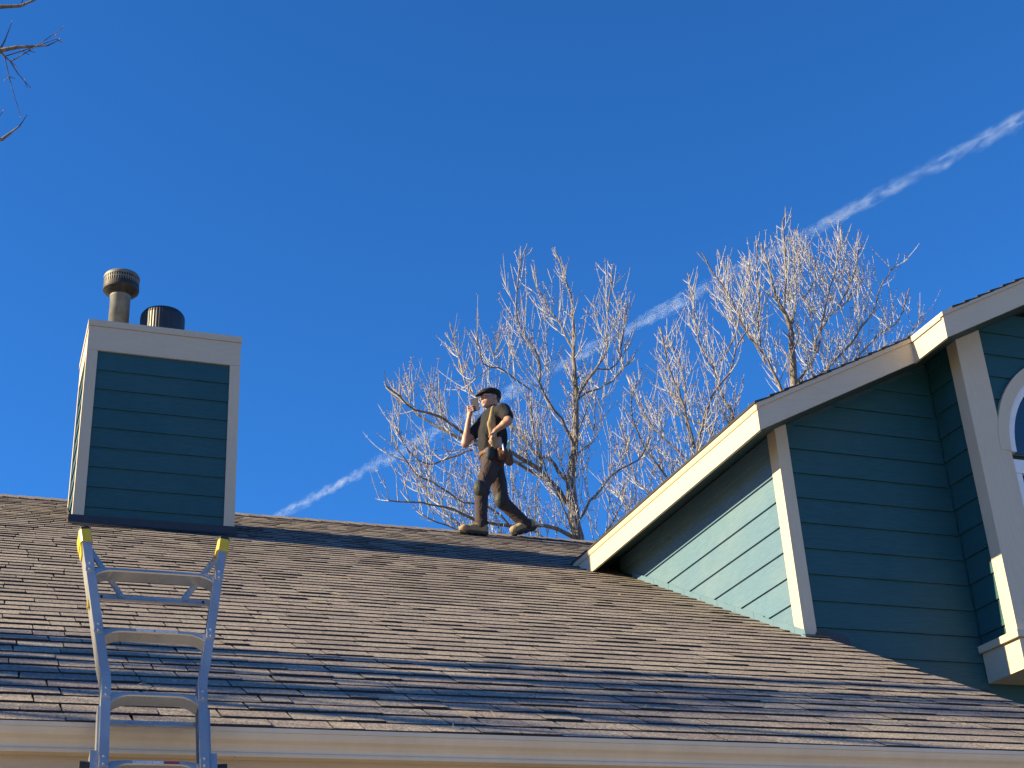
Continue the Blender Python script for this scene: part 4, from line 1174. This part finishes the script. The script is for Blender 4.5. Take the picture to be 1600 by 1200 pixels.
# joints: near side is his left, far side his right
shN, elN, wrN = (5.050, 13.115, 6.690), (5.045, 12.985, 6.500), (4.918, 13.060, 6.405)
shF, elF, wrF = (4.905, 13.450, 6.660), (4.708, 13.440, 6.400), (4.742, 13.400, 6.665)
hpN, knN, anN = (4.945, 13.235, 6.170), (4.795, 13.235, 5.780), (4.775, 13.250, 5.390)
hpF, knF, anF = (5.010, 13.390, 6.170), (5.085, 13.400, 5.740), (5.345, 13.400, 5.500)

b = SDF(HL, HH, .0070)
# head and neck
hc = np.array((4.968, 13.290, 6.905))
fx = np.array((-math.cos(FACE), -math.sin(FACE), 0)); fs = np.array((math.sin(FACE), -math.cos(FACE), 0))
def hd(f, s, z): return hc + fx*f + fs*s + np.array((0, 0, z))
b.cap((5.005, 13.30, 6.70), (4.985, 13.295, 6.86), .058, .054, .02)
b.ell(hc, (.098, .076, .108), .02, FACE)
b.ell(hd(.045, 0, -.055), (.062, .052, .072), .02, FACE)           # jaw and mouth
b.ell(hd(.078, 0, -.105), (.026, .026, .020), .015, FACE)          # chin
b.ell(hd(.086, 0, .018), (.022, .052, .014), .012, FACE)           # brow
b.cap(hd(.097, 0, .004), hd(.121, 0, -.030), .010, .014, .010)     # nose
b.ell(hd(.104, 0, -.066), (.012, .022, .007), .006, FACE)          # lips
b.ell(hd(.103, 0, -.079), (.011, .020, .007), .006, FACE)
for s_ in (1, -1):
    b.ell(hd(.092, s_*.030, -.004), (.010, .013, .009), 0, FACE, cut=True)   # eye sockets
    b.ell(hd(.084, s_*.030, -.004), (.011, .012, .010), .002, FACE)
    b.ell(hd(-.005, s_*.078, -.010), (.020, .010, .033), .006, FACE)         # ears
    b.ell(hd(.055, s_*.042, -.040), (.030, .020, .026), .02, FACE)           # cheeks
# trunk under the clothes
b.cap((4.985, 13.30, 6.64), (4.960, 13.30, 6.22), .120, .112, .05, (1, 1.25, 1))
b.cap((5.02, 13.17, 6.69), (4.93, 13.42, 6.68), .060, .060, .05)
# arms
for sh_, el_, wr_ in ((shN, elN, wrN), (shF, elF, wrF)):
    b.cap(sh_, el_, .052, .043, .02); b.cap(el_, wr_, .043, .028, .012)
    m_ = np.array(el_)*.72 + np.array(wr_)*.28; b.cap(el_, m_, .040, .044, .015)
# legs under the trousers
for hp, kn, an in ((hpN, knN, anN), (hpF, knF, anF)):
    b.cap(hp, kn, .080, .055, .03); b.cap(kn, an, .055, .040, .02)
# near hand hanging at the belt: palm, four fingers, thumb
def finger(a, m_, c, r0, r1): b.cap(a, m_, r0, (r0 + r1)/2, .003); b.cap(m_, c, (r0 + r1)/2, r1, .002)
pn = np.array((4.884, 13.075, 6.350))
b.cap(wrN, pn, .026, .031, .01, (.8, 1.15, 1)); b.cap(pn + (.0, -.022, .005), pn + (-.004, .024, -.002), .020, .019, .012)
for q, (dy, ln) in enumerate(((-.033, .075), (-.012, .084), (.010, .080), (.030, .064))):
    a = pn + (-.006, dy, -.018); finger(a, a + (-.018, dy*.12, -ln*.52), a + (-.008, dy*.15, -ln), .0095, .0075)
finger(pn + (-.006, -.036, .010), pn + (-.038, -.050, -.012), pn + (-.052, -.044, -.040), .0105, .0085)
# far hand round the phone: palm up along the forearm, fingers curled over the edge, thumb on the near face
pf = np.array((4.752, 13.388, 6.728))
b.cap(wrF, pf, .026, .030, .01, (.9, 1.1, 1)); b.cap(pf + (-.006, .018, .012), pf + (.004, -.020, .006), .021, .020, .012)
for q, (zz, ln) in enumerate(((.086, .060), (.066, .068), (.046, .066), (.027, .054))):
    a = pf + (-.012, .006, .018 + zz*.35)
    finger(a, pf + (-.022, -.012, zz + .008), pf + (.018 + ln*.25, -.052, zz), .0095, .0078)
finger(pf + (.018, -.006, .016), pf + (.040, -.022, .048), pf + (.042, -.040, .085), .0105, .0088)
b.build('body', M['skin'], man)

s_ = SDF(HL, HH, .0075)
s_.cap((4.990, 13.30, 6.66), (4.968, 13.31, 6.50), .124, .130, .05, (1, 1.28, 1)).cap((4.968, 13.31, 6.50), (4.955, 13.31, 6.24), .128, .124, .05, (1, 1.22, 1))
s_.cap((5.030, 13.13, 6.695), (4.925, 13.44, 6.680), .070, .070, .06)
s_.cap((5.00, 13.30, 6.74), (4.99, 13.295, 6.785), .070, .062, .03)                       # collar
s_.cap(shN, (5.052, 13.030, 6.575), .072, .066, .03)                                        # near sleeve
s_.cap(shF, (4.800, 13.446, 6.525), .070, .064, .03)                                        # far sleeve
s_.ell((5.085, 13.30, 6.42), (.04, .12, .14), .05)
s_.ell((4.86, 13.29, 6.36), (.035, .10, .11), .05)
s_.below(6.225)
shirt = s_.build('shirt', M['shirt'], man)
p_ = SDF(HL, HH, .0075)
p_.cap((4.955, 13.165, 6.725), (4.915, 13.150, 6.52), .034, .050, .02, (1, .40, 1)).cap((4.915, 13.150, 6.52), (4.930, 13.145, 6.27), .050, .040, .02, (1, .40, 1))
p_.build('shirt_strip', M['shirt_tan'], shirt)  # tan strip down the near side of the chest

t_ = SDF(HL, HH, .0075)
t_.cap((4.960, 13.31, 6.245), (4.965, 13.31, 6.160), .126, .128, .04, (1, 1.16, 1))
for hp, kn, an, sg in ((hpN, knN, anN, 1), (hpF, knF, anF, -1)):
    hp, kn, an = map(np.array, (hp, kn, an))
    t_.cap(hp, kn, .100, .074, .035); t_.cap(kn, an + (an - kn)*.02, .074, .064, .03)
    ax_ = (an - kn)/np.linalg.norm(an - kn)
    t_.ell(an - ax_*.03 + (.012, 0, 0), (.072, .070, .028), .02)                          # stacked cuff
    t_.ell(kn*.5 + hp*.5 + (.055, -.02*sg, 0), (.045, .05, .10), .03)                     # cargo bulge
    t_.ell(kn + (.045, 0, -.02), (.05, .06, .028), .02)
t_.above(6.262)
trousers = t_.build('trousers', M['trouser'], man)
for kn, sg, nrm in ((knN, 1, (-.060, -.018, 0.005)), (knF, -1, (-.058, -.012, .012))):
    kp = SDF(HL, HH, .0075); c = np.array(kn) + nrm
    kp.ell(c + (.020, -.014, 0), (.050, .070, .098), .02); kp.ell(c + (.002, -.014, -.005), (.042, .050, .066), .02)
    kp.build('knee_pad', M['pad'], trousers)
# boots: sole on the shingles, toe to the left
def boot(an, heel, toe, lift_):
    """heel and toe are sole points"""
    an, heel, toe = map(np.array, (an, heel, toe))
    u = (toe - heel); L = np.linalg.norm(u); u /= L; n = np.cross(u, np.array((0, -1., 0))); n = n if n[2] > 0 else -n
    k = SDF(HL, HH, .0070)
    k.cap(heel + u*.045 + n*.062, toe - u*.055 + n*.052, .047, .044, .03, (1, .92, 1))
    k.cap(heel + u*.05 + n*.075, an, .052, .056, .04)
    k.ell(toe - u*.062 + n*.046, (.062, .046, .038), .03)
    k.cap(heel + u*.11 + n*.10, heel + u*.17 + n*.075, .036, .034, .03)
    o = k.build('boot', M['boot'], man)
    so = MB(); W_ = Vector((0, -1, 0)); U = Vector(u); N_ = Vector(n); hv = Vector(heel)
    out = [(0.0, -.030), (.015, -.041), (.10, -.040), (.18, -.047), (.25, -.040), (L, -.018), (L + .006, .0), (L, .018), (.25, .040), (.18, .047), (.10, .040), (.015, .041), (0.0, .030)]
    so.prism([hv + U*a + W_*w_ for a, w_ in out], N_*.026)
    for q in range(4):                         # heel block and lugs
        so.obox(hv + U*(.035 + q*.07) - N_*.004, U*.022, W_*.036, N_*.004)
    so.build('sole', M['sole'], o)
    lc = MB()
    for q in range(5):
        c = Vector(heel) + U*(.120 + q*.022) + N_*(.140 - q*.013)
        lc.tube([c + W_*.030 - N_*.012, c + W_*.012 + N_*.004, c - W_*.012 + N_*.004, c - W_*.030 - N_*.012], .0035, 5)
    lc.build('laces', M['sole'], o)
zN, zF = roof_z(13.25) + .018, roof_z(13.40) + .020
boot((4.782, 13.250, 5.405), (4.845, 13.250, zN), (4.535, 13.250, zN + .004), 0)
boot((5.345, 13.400, 5.505), (5.452, 13.400, zF + .098), (5.172, 13.400, zF + .004), .1)
# cap, hair, spectacles
c_ = SDF((4.70, 13.05, 6.80), (5.20, 13.55, 7.10), .0060)
c_.ell(hd(-.010, 0, .060), (.116, .100, .056), .02, FACE, .10); c_.ell(hd(.060, 0, .060), (.075, .088, .034), .03, FACE, .16)
c_.ell(hd(-.070, 0, .020), (.050, .080, .046), .03, FACE)
c_.ell(hd(.128, 0, .022), (.062, .074, .011), .012, FACE, .38)
c_.build('flat_cap', M['cap'], man)
h_ = SDF((4.70, 13.05, 6.75), (5.20, 13.55, 7.10), .0060)
h_.ell(hd(-.050, 0, -.010), (.058, .074, .056), .02, FACE); h_.cap(hd(.012, .072, .02), hd(.010, .076, -.025), .012, .006, .01); h_.cap(hd(.012, -.072, .02), hd(.010, -.076, -.025), .012, .006, .01)
h_.build('hair', M['hair'], man)
gl_ = MB()
for s2 in (1, -1):
    cc = Vector(hd(.106, s2*.031, -.004)); r_ = []
    for q in range(15):
        a = 2*math.pi*q/14; r_.append(cc + Vector(fs)*(.021*math.cos(a)) + Vector((0, 0, .016*math.sin(a))))
    gl_.tube(r_, .0022, 5)
    gl_.tube([Vector(hd(.106, s2*.052, 0)), Vector(hd(.06, s2*.074, .002)), Vector(hd(0, s2*.080, .004))], .0022, 5)
gl_.tube([Vector(hd(.110, .011, 0)), Vector(hd(.110, -.011, 0))], .0022, 5)
gl_.build('spectacles', M['glint'], man)
# tool belt with pouches and tools
bl = SDF(HL, HH, .0075)
bl.cap((4.955, 13.31, 6.262), (4.958, 13.31, 6.222), .132, .136, .01, (1, 1.18, 1)); bl.below(6.212); bl.above(6.272)
belt = bl.build('tool_belt', M['leather'], man, 1)
pc_ = SDF(HL, HH, .0075)
pc_.cap((5.075, 13.135, 6.205), (5.085, 13.130, 6.095), .046, .050, .02, (1, .72, 1)); pc_.cap((4.985, 13.120, 6.205), (4.985, 13.112, 6.125), .040, .038, .02, (1, .7, 1))
pc_.ell((5.03, 13.095, 6.175), (.045, .03, .05), .02)
pc_.build('tool_pouch', M['leather'], belt)
pd = SDF(HL, HH, .0075); pd.cap((4.885, 13.135, 6.215), (4.872, 13.130, 6.135), .040, .046, .02, (1, .6, 1)); pd.build('side_pouch', M['pad'], belt)
MB().tube([Vector((5.055, 13.085, 6.185)), Vector((5.075, 13.075, 6.315))], [.012, .010], 8).build('tool_handle', M['handle'], belt)
MB().tube([Vector((5.010, 13.080, 6.18)), Vector((5.000, 13.072, 6.270))], [.008, .008], 8).build('tool_handle', M['steel'], belt)
MB().obox((4.845, 13.155, 6.205), (.010, -.004, 0), (.002, .006, 0), (0, 0, .016)).build('buckle', M['steel'], belt)
# the phone he holds up: a thing of its own
ph_c = Vector((4.806, 13.338, 6.832))
pw = Vector((.80, -.55, .12)).normalized(); pu = Vector((-.10, .05, 1)); pu = (pu - pw*pu.dot(pw)).normalized(); pn_ = pw.cross(pu)
mb = MB(); pts = []
for (a, c) in ((-1, -1), (1, -1), (1, 1), (-1, 1)):
    for q in range(4):
        t0 = {(-1, -1): math.pi, (1, -1): 1.5*math.pi, (1, 1): 0, (-1, 1): .5*math.pi}[(a, c)] + q*math.pi/6
        pts.append(ph_c + pw*(a*.029 + .009*math.cos(t0)) + pu*(c*.066 + .009*math.sin(t0)))
mb.prism([p - pn_*.005 for p in pts], pn_*.010)
phone = mb.build('phone', M['phone'])
tag(phone, 'dark phone held up in front of the face of the man on the roof', 'phone')
MB().prism([ph_c + (p - ph_c)*.93 + pn_*.0052 for p in pts], pn_*.0006).build('back_panel', M['phone_back'], phone)
MB().prism([ph_c + (p - ph_c)*.93 - pn_*.0052 for p in pts], -pn_*.0006).build('screen', M['phone_back'], phone)
